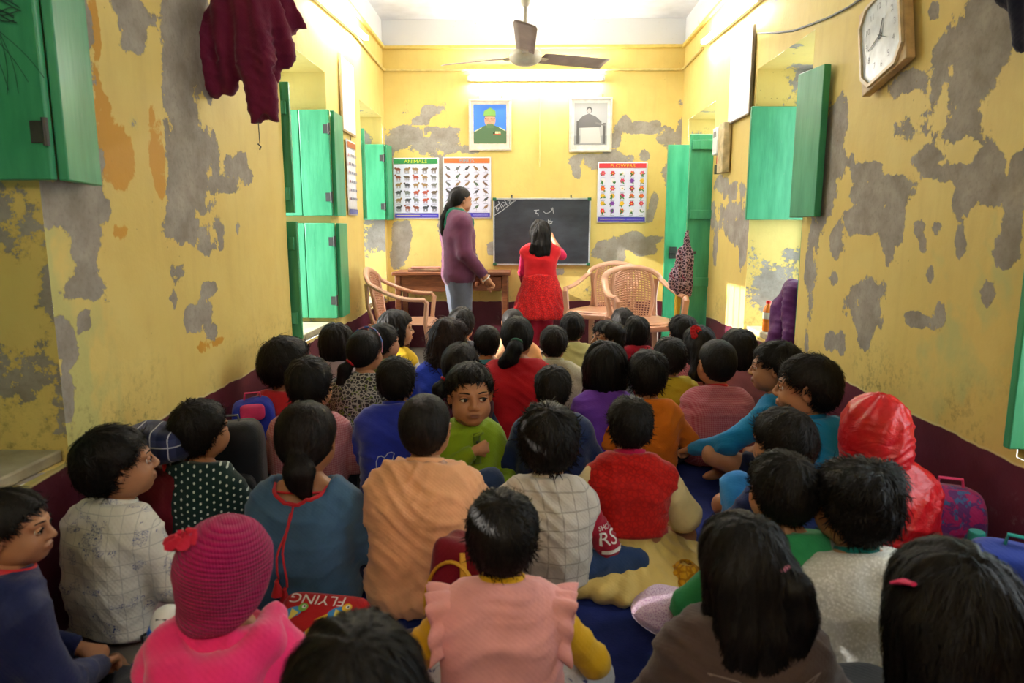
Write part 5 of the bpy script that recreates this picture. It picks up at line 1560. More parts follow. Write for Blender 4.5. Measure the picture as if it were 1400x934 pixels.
# wall charts
LILAC = 'dcdcf0'
def animal(cx, cy, s, col, rr):
    o = [(ellp(cx, cy, s * .42, s * .24, 10), col)]
    hd = rr.choice((-1, 1)); o.append((ellp(cx + hd * s * .42, cy + s * rr.uniform(.1, .3), s * .17, s * .15, 8), col))
    for q in (-.3, -.14, .16, .3): o.append((rect(cx + q * s - s * .045, cy - s * .5, cx + q * s + s * .045, cy - s * .1), col))
    o.append(([(cx - hd * s * .38, cy + s * .08), (cx - hd * s * .6, cy - s * .18), (cx - hd * s * .36, cy - s * .02)], col)); return o
def bird(cx, cy, s, col, rr):
    hd = rr.choice((-1, 1)); o = [(ellp(cx, cy, s * .36, s * .2, 10, rot=hd * .6), col), (ellp(cx + hd * s * .3, cy + s * .3, s * .13, s * .13, 8), col)]
    o.append(([(cx + hd * s * .4, cy + s * .34), (cx + hd * s * .56, cy + s * .28), (cx + hd * s * .4, cy + s * .25)], 'b8862a'))
    o.append(([(cx - hd * s * .2, cy - s * .1), (cx - hd * s * .6, cy - s * .38), (cx - hd * s * .34, cy - s * .3)], col))
    o.append((rect(cx - .02 * s, cy - s * .5, cx + .03 * s, cy - s * .15), '6a5a4a')); return o
def flower(cx, cy, s, col, rr):
    o = []
    for k in range(3):
        w = rr.uniform(0, 6.28); o.append((ellp(cx + .26 * s * math.cos(w), cy - .12 * s + .2 * s * math.sin(w), s * .26, s * .1, 8, rot=w), rr.choice(('2f6a35', '43804a', '5b7a4a'))))
    for k in range(6):
        w = k * 1.047; o.append((ellp(cx + .2 * s * math.cos(w), cy + .06 * s + .2 * s * math.sin(w), s * .2, s * .15, 8, rot=w), col))
    o.append((ellp(cx, cy + .06 * s, s * .12, s * .12, 8), 'e0b83a')); return o
def chart(label, x0, x1, z0, z1, title, tcol, lcol, kind, cols, seed):
    rr = random.Random(seed)
    t, M = on_wall('wall_chart', label, 'poster', 'B', (x0 + x1) / 2, (z0 + z1) / 2, .010)
    w, h = (x1 - x0) / 2, (z1 - z0) / 2
    m = MB(); m.sheet(lambda u, v: M((u - .5) * 2 * w, (v - .5) * 2 * h, .003 * math.sin(u * 9) * (1 - v) * .6), 9, 9); m.build('sheet', PAPER, t, solid=.0012)
    b = [(rect(-w + .012, h - .055, w - .012, h - .012), tcol), (rect(-w + .012, -h + .012, w - .012, -h + .052), '4a3fb0'), (rect(-w + .03, -h + .03, .03, -h + .036), 'd8c58a'), (rect(.05, -h + .03, w - .03, -h + .034), 'b9b4e0'), (rect(-w + .012, -h + .056, w - .012, h - .06), LILAC)]
    flat(b, 'printed_bands', t, lambda u, v, q: M(u, v, q + .004))
    sh = []
    for r_ in range(6):
        for c_ in range(5):
            cx = -w + .05 + (2 * w - .10) * c_ / 4; cy = h - .105 - (2 * h - .21) * r_ / 5 + .0
            sh += kind(cx, cy, .058, rr.choice(cols), rr)
            sh.append((rect(cx - .02, cy - .04, cx + .02, cy - .036), '8a8aa0'))
    o = flat(sh, 'printed_pictures', t, lambda u, v, q: M(u, v, q + .0065)); o['kind'] = 'stuff'
    letters(title, .042, M, plain(title.lower() + ' title ink', lcol, .5), t, 'title', 0, h - .035, .0115, 1.25)
    return t
chart('wall chart of animals with a green heading on the far wall', -1.232, -.80, 1.225, 1.783, 'ANIMALS', '2f8a4a', 'e3e04a', animal, ('6a5a4a', '8a4a3a', '4a4a50', '9a7a52', 'b0523f', '7a7a78'), 1)
chart('wall chart of birds with an orange heading behind the standing adult', -.765, -.318, 1.23, 1.79, 'BIRDS', 'e8743a', '6fb0b8', bird, ('6a6a6a', '4a4a50', '8a6a4a', '5a6a5a', '7a5a4a'), 2)
chart('wall chart of flowers with a red heading by the green door', .668, 1.127, 1.19, 1.742, 'FLOWERS', 'd8343f', 'e8c23a', flower, ('c8243a', 'd84a6a', 'e0b02a', 'e8e4ea', '7a3fa0', 'e0662a', 'b81f5a'), 3)

# framed portraits
def portrait(label, x0, x1, z0, z1, shapes_, name):
    t, M = on_wall('framed_portrait', label, 'picture', 'B', (x0 + x1) / 2, (z0 + z1) / 2, .008)
    w, h = (x1 - x0) / 2, (z1 - z0) / 2
    m = MB()
    for (a, b, c, d) in ((-w, -h, w, -h + .018), (-w, h - .018, w, h), (-w, -h + .018, -w + .018, h - .018), (w - .018, -h + .018, w, h - .018)):
        m.b2(M(a, b, 0), M(c, d, .024))
    m.build('frame', FRAME_W, t, bevel=.003)
    m = MB(); m.b2(M(-w + .017, -h + .017, .002), M(w - .017, h - .017, .010)); m.build('mount', plain(name, 'ead9c8' if 'blue' in label else 'e6e4dc', .6), t)
    flat(shapes_(w - .045, h - .055), 'portrait_print', t, lambda u, v, q: M(u, v + .008, q + .011))
    for s in (-.55, .55):
        m = MB(); m.tube([M(w * s, h + .004, .006), M(w * s, h + .028, .004)], .006, 6); m.build('hanging_nail', IRON, t)
    return t
def officer(w, h):
    o = [(rect(-w, -h, w, h), '3f78d8')]
    o += [([(-w, -h), (w, -h), (w, -.34 * h), (.55 * w, -.16 * h), (.2 * w, -.05 * h), (-.25 * w, -.05 * h), (-.6 * w, -.18 * h), (-w, -.4 * h)], '4d6a4a')]
    o += [(ellp(-.0 * w, .2 * h, .34 * w, .36 * h, 20), 'd9a184'), (rect(-.2 * w, -.2 * h, .22 * w, .0), '5a7650')]
    o += [([(-.4 * w, .42 * h), (.36 * w, .36 * h), (.34 * w, .66 * h), (.02 * w, .84 * h), (-.36 * w, .66 * h)], '6f9a4a'), (rect(-.36 * w, .38 * h, .36 * w, .44 * h), '587c3c')]
    o += [(rect(-.3 * w, .25 * h, -.04 * w, .29 * h), '5a4038'), (rect(.04 * w, .25 * h, .3 * w, .29 * h), '5a4038'), (ellp(-.16 * w, .22 * h, .12 * w, .07 * h, 12), 'c08a72'), (ellp(.16 * w, .22 * h, .12 * w, .07 * h, 12), 'c08a72')]
    o += [(rect(-.12 * w, .0, .12 * w, .025 * h), 'a85a4a'), ([(-.02 * w, .2 * h), (.05 * w, .09 * h), (-.07 * w, .09 * h)], 'c98a70')]
    o += [([(-.3 * w, -.2 * h), (-.2 * w, -.2 * h), (.1 * w, -h), (-.06 * w, -h)], 'c0643a')] + [(rect((.2 + k * .12) * w, -.5 * h, (.28 + k * .12) * w, -.38 * h), 'e6d9a8') for k in range(4)] + [(rect(.2 * w, -.56 * h, .66 * w, -.51 * h), 'c0462a')]
    o += [([(-.95 * w, -.36 * h), (-.5 * w, -.16 * h), (-.5 * w, -.2 * h), (-.95 * w, -.42 * h)], 'c9c9a0'), ([(.95 * w, -.32 * h), (.55 * w, -.15 * h), (.55 * w, -.19 * h), (.95 * w, -.38 * h)], 'c9c9a0')]
    return o
def sitter(w, h):
    o = [(rect(-w, -h, w, h), 'b4b4b4'), (rect(-w, -h, w, -.55 * h), '9a9a9a'), (ellp(-.1 * w, .66 * h, .17 * w, .16 * h, 16), '5a5a5a'), (ellp(-.1 * w, .62 * h, .12 * w, .12 * h, 14), 'b0a8a4')]
    o += [([(-.8 * w, .12 * h), (-.5 * w, .38 * h), (-.12 * w, .5 * h), (.3 * w, .36 * h), (.66 * w, .1 * h), (.6 * w, -.15 * h), (-.7 * w, -.18 * h)], '6a686a')]
    o += [([(-.6 * w, -.18 * h), (.5 * w, -.15 * h), (.66 * w, -.9 * h), (-.62 * w, -.92 * h)], 'c9c6c0'), (rect(-.86 * w, -.95 * h, -.7 * w, .15 * h), '5f5d5d'), (rect(.74 * w, -.95 * h, .9 * w, .05 * h), '5f5d5d'), ([(.3 * w, .1 * h), (.9 * w, -.02 * h), (.9 * w, -.1 * h), (.3 * w, -.0 * h)], '7a7878')]
    return o
portrait('framed colour portrait of a person in green cap and uniform on blue', -.52, -.13, 1.845, 2.30, officer, 'cream mount')
portrait('framed grey portrait of a seated person wrapped in a dark shawl', .40, .79, 1.83, 2.31, sitter, 'white mount')

# blackboard
t, M = on_wall('blackboard', 'wall blackboard in a thin metal frame with chalk writing', 'blackboard', 'B', .155, 1.105, .010)
w, h = .455, .312
BBM = NT('slate board'); _v = BBM.obj()
BBM.bump(BBM.noise(_v, 90, 3), .05, .001)
BBM = BBM.out(BBM.mix(BBM.step(BBM.noise(BBM.scale(_v, (1, 1, 2.2)), 5, 5, .6), .35, .8), lin('272b33'), lin('3a3f49')), .5, .4)
m = MB(); m.b2(M(-w + .01, -h + .01, 0), M(w - .01, h - .01, .012)); m.build('board_surface', BBM, t)
m = MB()
for (a, b, c, d) in ((-w, -h, w, -h + .016), (-w, h - .016, w, h), (-w, -h + .016, -w + .014, h - .016), (w - .014, -h + .016, w, h - .016)): m.b2(M(a, b, 0), M(c, d, .020))
m.build('frame', ALU, t, bevel=.002)
CG = plain('green plastic corner', '1f5a40', .4)
for sx in (-1, 1):
    for sz in (-1, 1):
        m = MB(); m.b2(M(sx * (w + .003), sz * (h + .003), -.0), M(sx * (w - .032), sz * (h - .026), .024)); m.build('corner_cap', CG, t, bevel=.003)
for sx in (-.28, .27):
    m = MB(); m.tube([M(sx, h, .008), M(sx, h + .028, .004)], .007, 8); m.build('hanging_hook', IRON, t)
CH = plain('chalk mark', 'b9bcc0', .95, .1)
def chalk(poly, w_=.006):
    vs, fs = outline_shapes(poly, w_); m = MB(); m.add([M(v[0], v[1], .0135) for v in vs], fs); return m
def bpx(x, y): q = onY(x, y, YB - .03); return (q.x - .155, q.z - 1.105)
def zc(pts_): return [bpx(665 + a / 8.49, 260 + b / 8.49) for a, b in pts_]
for line in ([(90, 295), (180, 240), (355, 105)], [(95, 200), (150, 155), (110, 205), (128, 245), (148, 205), (120, 215)], [(140, 130), (180, 215)], [(172, 160), (200, 195)], [(190, 140), (225, 150), (205, 180), (240, 165)], [(210, 115), (250, 190)], [(245, 125), (275, 120), (265, 155), (300, 140)], [(290, 115), (320, 110), (305, 140), (335, 125)],
             [(555, 235), (610, 230)], [(580, 235), (575, 270), (600, 270), (600, 300)], [(665, 250), (690, 270), (730, 260), (765, 225), (750, 215), (770, 205), (775, 245), (780, 275)], [(550, 375), (595, 345), (660, 360)], [(560, 385), (600, 370), (640, 385)], [(720, 345), (720, 395), (760, 385)], [(715, 400), (750, 330), (735, 360), (770, 365), (740, 390)]):
    chalk(zc(line), .0055).build('chalk_writing', CH, t, smooth=False, fix=False)

# posters on the side walls
t, M = on_wall('calendar', 'paper calendar with rows of numbers beside the middle shutters', 'calendar', 'L', 5.16, 1.50, .010)
m = MB(); m.sheet(lambda u, v: M((u - .5) * .26, (v - .5) * .54, .004 + .008 * (1 - v) * math.sin(u * 3)), 6, 6); m.build('sheet', PAPER, t, solid=.0015)
flat([(rect(-.12, .215, .12, .255), 'b5642f'), (rect(-.12, -.26, .12, -.225), '5a5f9a')] + [(rect(-.11 + c_ * .034, .17 - r_ * .062 - .018, -.11 + c_ * .034 + .02, .17 - r_ * .062), '6a6f80' if c_ else 'b0453f') for r_ in range(6) for c_ in range(7)], 'printed_grid', t, lambda u, v, q: M(u, v, q + .013))
m = MB(); m.tube([M(0, .27, .006), M(0, .33, .003)], .004, 6); m.build('nail', IRON, t)
t, M = on_wall('framed_poster', 'pale framed poster glaring under the lamp above the calendar', 'poster', 'L', 5.12, 2.07, .010)
m = MB(); m.b2(M(-.19, -.26, 0), M(.19, .26, .014)); m.build('backing', plain('wood edge', 'b39a6a', .5), t, bevel=.002)
flat([(rect(-.175, -.245, .175, .245), 'e8e8ee'), (rect(-.12, -.12, .12, .19), 'c9d3e6')], 'print', t, lambda u, v, q: M(u, v, q + .0145))
t, M = on_wall('white_board', 'blank white framed sheet glaring below the lamp over the switch box', 'poster', 'R', 4.73, 2.11, .010)
m = MB(); m.b2(M(-.235, -.26, 0), M(.235, .26, .012)); m.build('sheet', PAPER, t, bevel=.001)
DKF = plain('dark wood strip', '6a5a4a', .5)
m = MB(); m.b2(M(.225, -.265, 0), M(.245, .265, .018)); m.b2(M(-.24, -.268, .0), M(.225, -.258, .018)); m.build('edge_strip', DKF, t, bevel=.002)

# switch board
t, M = on_wall('switch_board', 'wooden switch board with white box, red indicator and dark socket', 'switch', 'R', 5.03, 1.69, .010)
m = MB(); m.b2(M(-.02, -.17, 0), M(.12, .17, .05)); m.build('board', plain('worn cream board', 'c9b68a', .6, var=.15, nscale=14), t, bevel=.004)
m = MB(); m.b2(M(-.15, -.03, 0), M(-.03, .16, .055)); m.build('meter_box', WP, t, bevel=.008)
m = MB(); m.b2(M(-.12, .09, .056), M(-.06, .13, .058)); m.build('grille', plain('grey grille', '9a9a98', .5), t)
m = MB(); m.lathe([(.0, 0), (.011, 0), (.011, .012), (.0, .018)], M(-.11, -.005, .05), 10, 'X'); m.build('dial', BK, t)
m = MB(); m.b2(M(-.10, -.095, 0), M(-.06, -.035, .035)); m.build('red_indicator', plain('red switch', 'c03a34', .4), t, bevel=.003)
m = MB(); m.b2(M(-.125, -.165, 0), M(-.03, -.10, .04)); m.build('socket', BK, t, bevel=.003)
t = NT('cream bakelite'); 
t, M = on_wall('bell_box', 'cream plastic box half hidden behind the hanging maroon clothes', 'box', 'L', 2.66, 2.165, .008)
m = MB(); m.b2(M(-.10, -.06, 0), M(.10, .10, .05)); m.build('box', plain('cream bakelite', 'cfc07e', .45), t, bevel=.012)
m = MB(); m.b2(M(-.03, -.02, .052), M(.03, .05, .058)); m.build('rocker', plain('cream bakelite', 'cfc07e', .45), t, bevel=.003)

# clock: a long octagon, hanging askew
cc = onX(1221, 48, XR)
t = thing('wall_clock', 'tilted octagonal wall clock in a pale wooden frame', 'clock', (XR - .012, cc.y, cc.z))
ang = R(14); ca, sa = math.cos(ang), math.sin(ang)
def CM(u, v, q): return (-q, -(u * ca - v * sa), u * sa + v * ca)
def octo(w_, h_, c_): return [(-w_ + c_, -h_), (w_ - c_, -h_), (w_, -h_ + c_), (w_, h_ - c_), (w_ - c_, h_), (-w_ + c_, h_), (-w_, h_ - c_), (-w_, -h_ + c_)]
WOODL = plain('pale clock wood', 'c9a97a', .5, .4, var=.1)
W_, H_ = .165, .175
outer = [(-W_, -H_), (W_, -H_), (W_, H_), (-W_, H_)]
m = MB(); m.add([CM(u, v, 0) for u, v in outer] + [CM(u, v, .035) for u, v in outer], [(0, 1, 2, 3), (4, 5, 6, 7), (0, 1, 5, 4), (1, 2, 6, 5), (2, 3, 7, 6), (3, 0, 4, 7)]); m.build('case', WOODL, t, bevel=.004)
oc, ic = octo(.155, .165, .055), octo(.142, .152, .05)
m = MB(); n_ = 8
m.add([CM(u, v, .034) for u, v in oc] + [CM(u, v, .046) for u, v in oc] + [CM(u, v, .046) for u, v in ic] + [CM(u, v, .034) for u, v in ic], [(i + a * 8, (i + 1) % 8 + a * 8, (i + 1) % 8 + (a + 1) * 8, i + (a + 1) * 8) for a in range(3) for i in range(8)]); m.build('bezel', plain('cream clock rim', 'd8c39a', .4), t)
m = MB(); m.add([CM(u, v, .037) for u, v in ic], [tuple(range(8))]); m.build('dial', plain('pale dial', 'cfd6da', .3, .5), t, smooth=False)
INK = plain('grey dial ink', '8f979c', .5)
for k in range(12):
    w_ = R(90 - 30 * (k + 1)); letters(str(k + 1), .036, CM, INK, t, 'numeral', .105 * math.cos(w_), .115 * math.sin(w_), .0385)
for (a, L, w_) in ((R(62), .062, .009), (R(192), .09, .007), (R(-35), .06, .003)):
    d = (math.cos(a), math.sin(a)); n_ = (-d[1], d[0])
    m = MB(); q = [(-d[0] * .015 + n_[0] * w_ / 2, -d[1] * .015 + n_[1] * w_ / 2), (-d[0] * .015 - n_[0] * w_ / 2, -d[1] * .015 - n_[1] * w_ / 2), (d[0] * L - n_[0] * w_ / 4, d[1] * L - n_[1] * w_ / 4), (d[0] * L + n_[0] * w_ / 4, d[1] * L + n_[1] * w_ / 4)]
    m.add([CM(u, v, .040) for u, v in q] + [CM(u, v, .0415) for u, v in q], [(0, 1, 2, 3), (4, 5, 6, 7), (0, 1, 5, 4), (1, 2, 6, 5), (2, 3, 7, 6), (3, 0, 4, 7)]); m.build('hand', plain('dark clock hand', '4a4f55', .4), t)
GL = NT('clock glass'); GL.b.inputs['Transmission Weight'].default_value = 1.0; GL.b.inputs['IOR'].default_value = 1.02; GL = GL.out((1, 1, 1, 1), .02, .5)

# ================================================================== clothes hanging from nails
def garment(name, label, cat, prims, mat, fold, seed, loc, h=.012, cuts=(), pleat=None):
    A = np.array([p[0] for p in prims] + [p[1] for p in prims]); rm = max(max(p[2], p[3]) for p in prims) + .04
    f = Field(A.min(0) - rm, A.max(0) + rm, h)
    for p in prims: f.cone(p[0], p[1], p[2], p[3], .02, flat=p[4] if len(p) > 4 else None, cut=p[5] if len(p) > 5 else None)
    for (c, r) in cuts: f.ell(c, r, .008, 'sub')
    P_, Q_ = f.mesh(1)
    N_ = vnormals(P_, Q_)
    if pleat is not None: P_ = P_ + N_ * pleat(P_)[:, None]
    P_ = folds(P_, N_, fold, seed) - np.array(loc)
    o = mesh_np(name, P_, Q_, mat); o.location = loc
    return tag(o, label, cat)
MAR = cloth('maroon serge', '6a1a3a')
Yh = 2.92
g = lambda x, y, dy=0.0: np.array(onY(x, y, Yh + dy))
top_ = g(338, -60)
pr = [(top_, g(294, 70, .0), .05, .115, (1, .45, 1)), (g(294, 70), g(296, 98, 0), .115, .105, (1, .5, 1)),
      (top_, g(352, 90, -.03), .06, .085, (1, .6, 1)), (g(352, 90, -.03), g(362, 168, -.03), .08, .05, (1, .6, 1), .98),
      (top_, g(378, 66, .05), .06, .075, (1, .5, 1)), (g(378, 66, .05), g(366, 108, .05), .065, .04, (1, .5, 1)),
      (g(365, -50, .06), g(404, 48, .1), .05, .055, (1, .5, 1), .97)]
garment('hanging_clothes', 'maroon school clothes hanging in folds from the wall beside the middle window', 'clothes', pr, MAR, .008, 4, tuple(top_), .010,
        [(g(362, 176, -.06), (.04, .06, .05)), (g(378, 100, -.01), (.03, .05, .04)), (g(290, 75, -.07), (.03, .03, .06))], lambda P_: np.sin(P_[:, 0] * 75 + P_[:, 2] * 9 + 3 * vnoise(P_ * 6, 3)) * .009)
m = MB(); q = g(354, 186, -.03); m.tube([q + (0, 0, .11), q + (0.002, 0, -.03)], .002, 5); q2 = q + np.array([0, 0, -.035])
m.tube([q2 + (-.006, 0, .004), q2 + (.006, 0, -.008), q2 + (0, 0, -.02)], .003, 5); tag(m.build('drawstring', CB), 'thin knotted string dangling from the maroon clothes', 'string')
SC = cloth('patterned scarf', '3a2c36', 'floral', 'a88c98', .8, c3='7a1f3a')
Yh = 5.25
pr = [(g(941, 316), g(936, 352), .012, .06, (1, .6, 1)), (g(936, 352), g(930, 384), .065, .085, (1, .5, 1)), (g(930, 384), g(934, 398), .08, .05, (1, .5, 1)), (g(938, 352), g(942, 402), .03, .02)]
garment('hanging_scarf', 'dark patterned scarf hanging on the green door leaf', 'scarf', pr, SC, .007, 6, tuple(g(941, 316)), .009, pleat=lambda P_: np.sin(P_[:, 0] * 120) * .006)
Yh = 5.27
for k, (x, c, nm, lb) in enumerate(((925, 'c9a93a', 'umbrella', 'furled yellow and grey umbrella standing under the patterned scarf'), (934, 'cfcfd0', 'umbrella', 'furled white umbrella leaning by the green door leaf'))):
    a, b = g(x + 3, 385), g(x, 436); b[2] = max(b[2], .25)
    tt = thing(nm, lb, 'umbrella', (b[0], b[1], 0))
    o_ = np.array([b[0], b[1], 0])
    m = MB(); m.tube([a - o_, (a + b) / 2 - o_, np.array([0, 0, .1])], [.012, .026, .010], 10); m.build('furled_cloth', cloth('umbrella cloth', c), tt)
    m = MB(); m.tube([np.array([0, 0, .11]), np.array([0, 0, .0])], .005, 8); m.build('ferrule', IRON, tt)
NV = cloth('dark navy cloth', '14162c')
pr = [((1.385, 2.02, 2.30), (1.38, 2.04, 1.85), .07, .11, (.3, 1, 1)), ((1.38, 2.04, 1.85), (1.385, 2.0, 1.66), .11, .07, (.3, 1, 1))]
garment('hanging_clothes', 'dark navy garment hanging high on the clock wall near the camera', 'clothes', pr, NV, .006, 9, (1.385, 2.02, 2.30), .012, pleat=lambda P_: np.sin(P_[:, 1] * 80) * .008)  # added cloth, stands in for an unknown dark blur close to the lens
PUR = cloth('purple nylon', '5c2462', rough=.5)
c = lambda x, y, X: np.array(onX(x, y, X))
pr = [(c(1082, 392, 1.50), c(1072, 425, 1.47), .055, .085, (.8, 1, 1)), (c(1072, 425, 1.47), c(1066, 462, 1.45), .085, .08, (.8, 1, 1)), (c(1088, 400, 1.48), c(1084, 468, 1.46), .07, .06), (c(1064, 455, 1.44), c(1044, 492, 1.38), .05, .035), (c(1078, 405, 1.50), c(1062, 415, 1.48), .03, .025)]
garment('purple_jacket', 'crumpled purple jacket heaped in the wall niche by the bottle', 'clothes', pr, PUR, .006, 3, tuple(c(1072, 470, 1.47)), .010, pleat=lambda P_: np.sin(P_[:, 1] * 45 + P_[:, 2] * 22) * .004)

# ================================================================== furniture at the far wall
WD = NT('brown desk wood'); _v = WD.obj()
_g = WD.noise(WD.scale(_v, (1.2, 9, 9)), 6, 5, .6, .8)
WD.bump(_g, .12, .003)
WD = WD.out(WD.mix(WD.step(_g, .3, .7), lin('5a2f1c'), lin('8a5230')), .4, .45)
dx0, dx1, dy0, dy1 = -1.16, -.15, 6.04, 6.47
t = thing('desk', 'brown wooden desk with a drawer behind the standing adult', 'desk', (-.64, 6.22, 0))
q = lambda x, y, z: (x + .64, y - 6.22, z)
m = MB(); m.b2(q(dx0 - .02, dy0 - .02, .725), q(dx1 + .02, dy1, .755)); m.build('desk_top', WD, t, bevel=.006)
for x in (dx0 + .03, dx1 - .03):
    for y in (dy0 + .03, dy1 - .04):
        m = MB(); m.b2(q(x - .025, y - .025, 0), q(x + .025, y + .025, .724)); m.build('leg', WD, t, bevel=.004)
m = MB(); m.b2(q(dx0 + .056, dy1 - .05, .58), q(dx1 - .056, dy1 - .03, .724)); m.b2(q(dx0 + .02, dy0 + .056, .58), q(dx0 + .04, dy1 - .066, .724)); m.b2(q(dx1 - .04, dy0 + .056, .58), q(dx1 - .02, dy1 - .066, .724)); m.build('apron', WD, t, bevel=.002)
m = MB(); m.b2(q(dx0 + .056, dy0 + .012, .58), q(-.66, dy0 + .03, .724)); m.build('front_panel', WD, t, bevel=.003)
m = MB(); m.b2(q(-.655, dy0 + .008, .59), q(dx1 - .06, dy0 + .03, .715)); dr_ = m.build('drawer', WD, t, bevel=.004)
m = MB(); m.lathe([(.0, -.03), (.018, -.028), (.022, -.018), (.012, -.008), (.012, 0)], q(-.42, dy0 + .006, .65), 14, 'Y'); m.build('knob', WD, dr_)
m = MB(); m.lathe([(.0, -.03), (.018, -.028), (.022, -.018), (.012, -.008), (.012, 0)], q(-.53, dy0 + .006, .655), 14, 'Y'); m.build('knob', WD, dr_)
# on the desk
PG = plain('page edges', 'cfc4a8', .8)
def book(label, x, y, z, w_, d_, h_, rz, col, group):
    b = thing('book', label, 'book', (x, y, z), rz, group)
    m = MB(); m.b2((-w_ / 2 + .004, -d_ / 2 + .004, .003), (w_ / 2 - .002, d_ / 2 - .004, h_ - .003)); m.build('pages', PG, b)
    m = MB(); m.b2((-w_ / 2, -d_ / 2, 0), (w_ / 2, d_ / 2, .003)); m.b2((-w_ / 2, -d_ / 2, h_ - .003), (w_ / 2, d_ / 2, h_)); m.b2((-w_ / 2, -d_ / 2, .003), (-w_ / 2 + .004, d_ / 2, h_ - .003)); m.build('cover', plain('book cover', col, .5), b, bevel=.001)
z = .756
for k, (col, h_, rz, lb) in enumerate((('7a4a3a', .014, .05, 'brown covered register lying lowest in the pile on the desk'), ('b08a6a', .012, -.08, 'tan notebook in the middle of the pile on the desk'), ('a8685a', .010, .1, 'reddish notebook on top of the pile on the desk'))):
    book(lb, -.90, 6.20, z, .30 - .02 * k, .21, h_, rz, col, 'books piled on the desk'); z += h_ + .0005
PET = NT('clear plastic'); PET.b.inputs['Transmission Weight'].default_value = .85; PET.b.inputs['IOR'].default_value = 1.2; PET = PET.out((.9, .95, .97, 1), .12, .5)
def bottle(label, x, y, z, H, r, body, cap, band=None, group=None):
    b = thing('water_bottle', label, 'bottle', (x, y, z), 0, group)
    m = MB(); m.lathe([(.0, .001), (r * .85, .001), (r, .01), (r, H * .28), (r * .93, H * .31), (r, H * .34), (r, H * .66), (r * .8, H * .78), (r * .42, H * .88), (r * .42, H * .92), (.0, H * .92)], n=20); m.build('bottle_body', body, b)
    m = MB(); m.lathe([(.0, H * .9), (r * .5, H * .9), (r * .5, H * .99), (r * .44, H), (.0, H)], n=16); m.build('cap', cap, b)
    if band: m = MB(); m.lathe([(r * 1.01, H * .42), (r * 1.02, H * .421), (r * 1.02, H * .62), (r * 1.01, H * .621)], n=20); m.build('label_band', band, b)
    return b
TEALP = plain('teal plastic', '1f8a86', .35)
bottle('clear water bottle with a teal cap standing on the desk', -.80 + .16, 6.22, .756, .26, .036, PET, TEALP, plain('blue green label', '3aa6a0', .4))
t = thing('pouch', 'black and white patterned pouch upright on the desk by the bottle', 'pouch', (-.51, 6.30, .756))
PCH = cloth('patterned pouch cloth', '1c1a1e', 'floral', 'd2cec6', 1.2, c3='1c1a1e')
def softbox(c, d, e=.35, n=20, mbit=None, wob=0.0, seed=0):
    """rounded soft box as a superellipsoid"""
    m = mbit or MB(); rr = np.random.RandomState(seed); ph = rr.rand(6) * 6
    def sp(w_, p): return math.copysign(abs(w_) ** p, w_)
    def fn(u, v):
        a = u * 2 * math.pi; b = (v - .5) * math.pi
        x = sp(math.cos(b), e) * sp(math.cos(a), e); y = sp(math.cos(b), e) * sp(math.sin(a), e); z = sp(math.sin(b), e)
        k = 1 + wob * (math.sin(3 * x + 4 * z + ph[0]) + math.sin(5 * y + 3 * z + ph[1]) + .7 * math.sin(7 * z + 5 * x + ph[2]))
        return (c[0] + x * d[0] / 2 * k, c[1] + y * d[1] / 2 * k, c[2] + z * d[2] / 2 * k)
    m.sheet(fn, n + 8, n, True); return m
softbox((0, 0, .075), (.16, .05, .15), .3).build('pouch_body', PCH, t, angle=180)
m = MB(); m.tube([(-.07, -.0, .15), (0, 0, .156), (.07, 0, .15)], .004, 6); m.build('zip', BK, t)

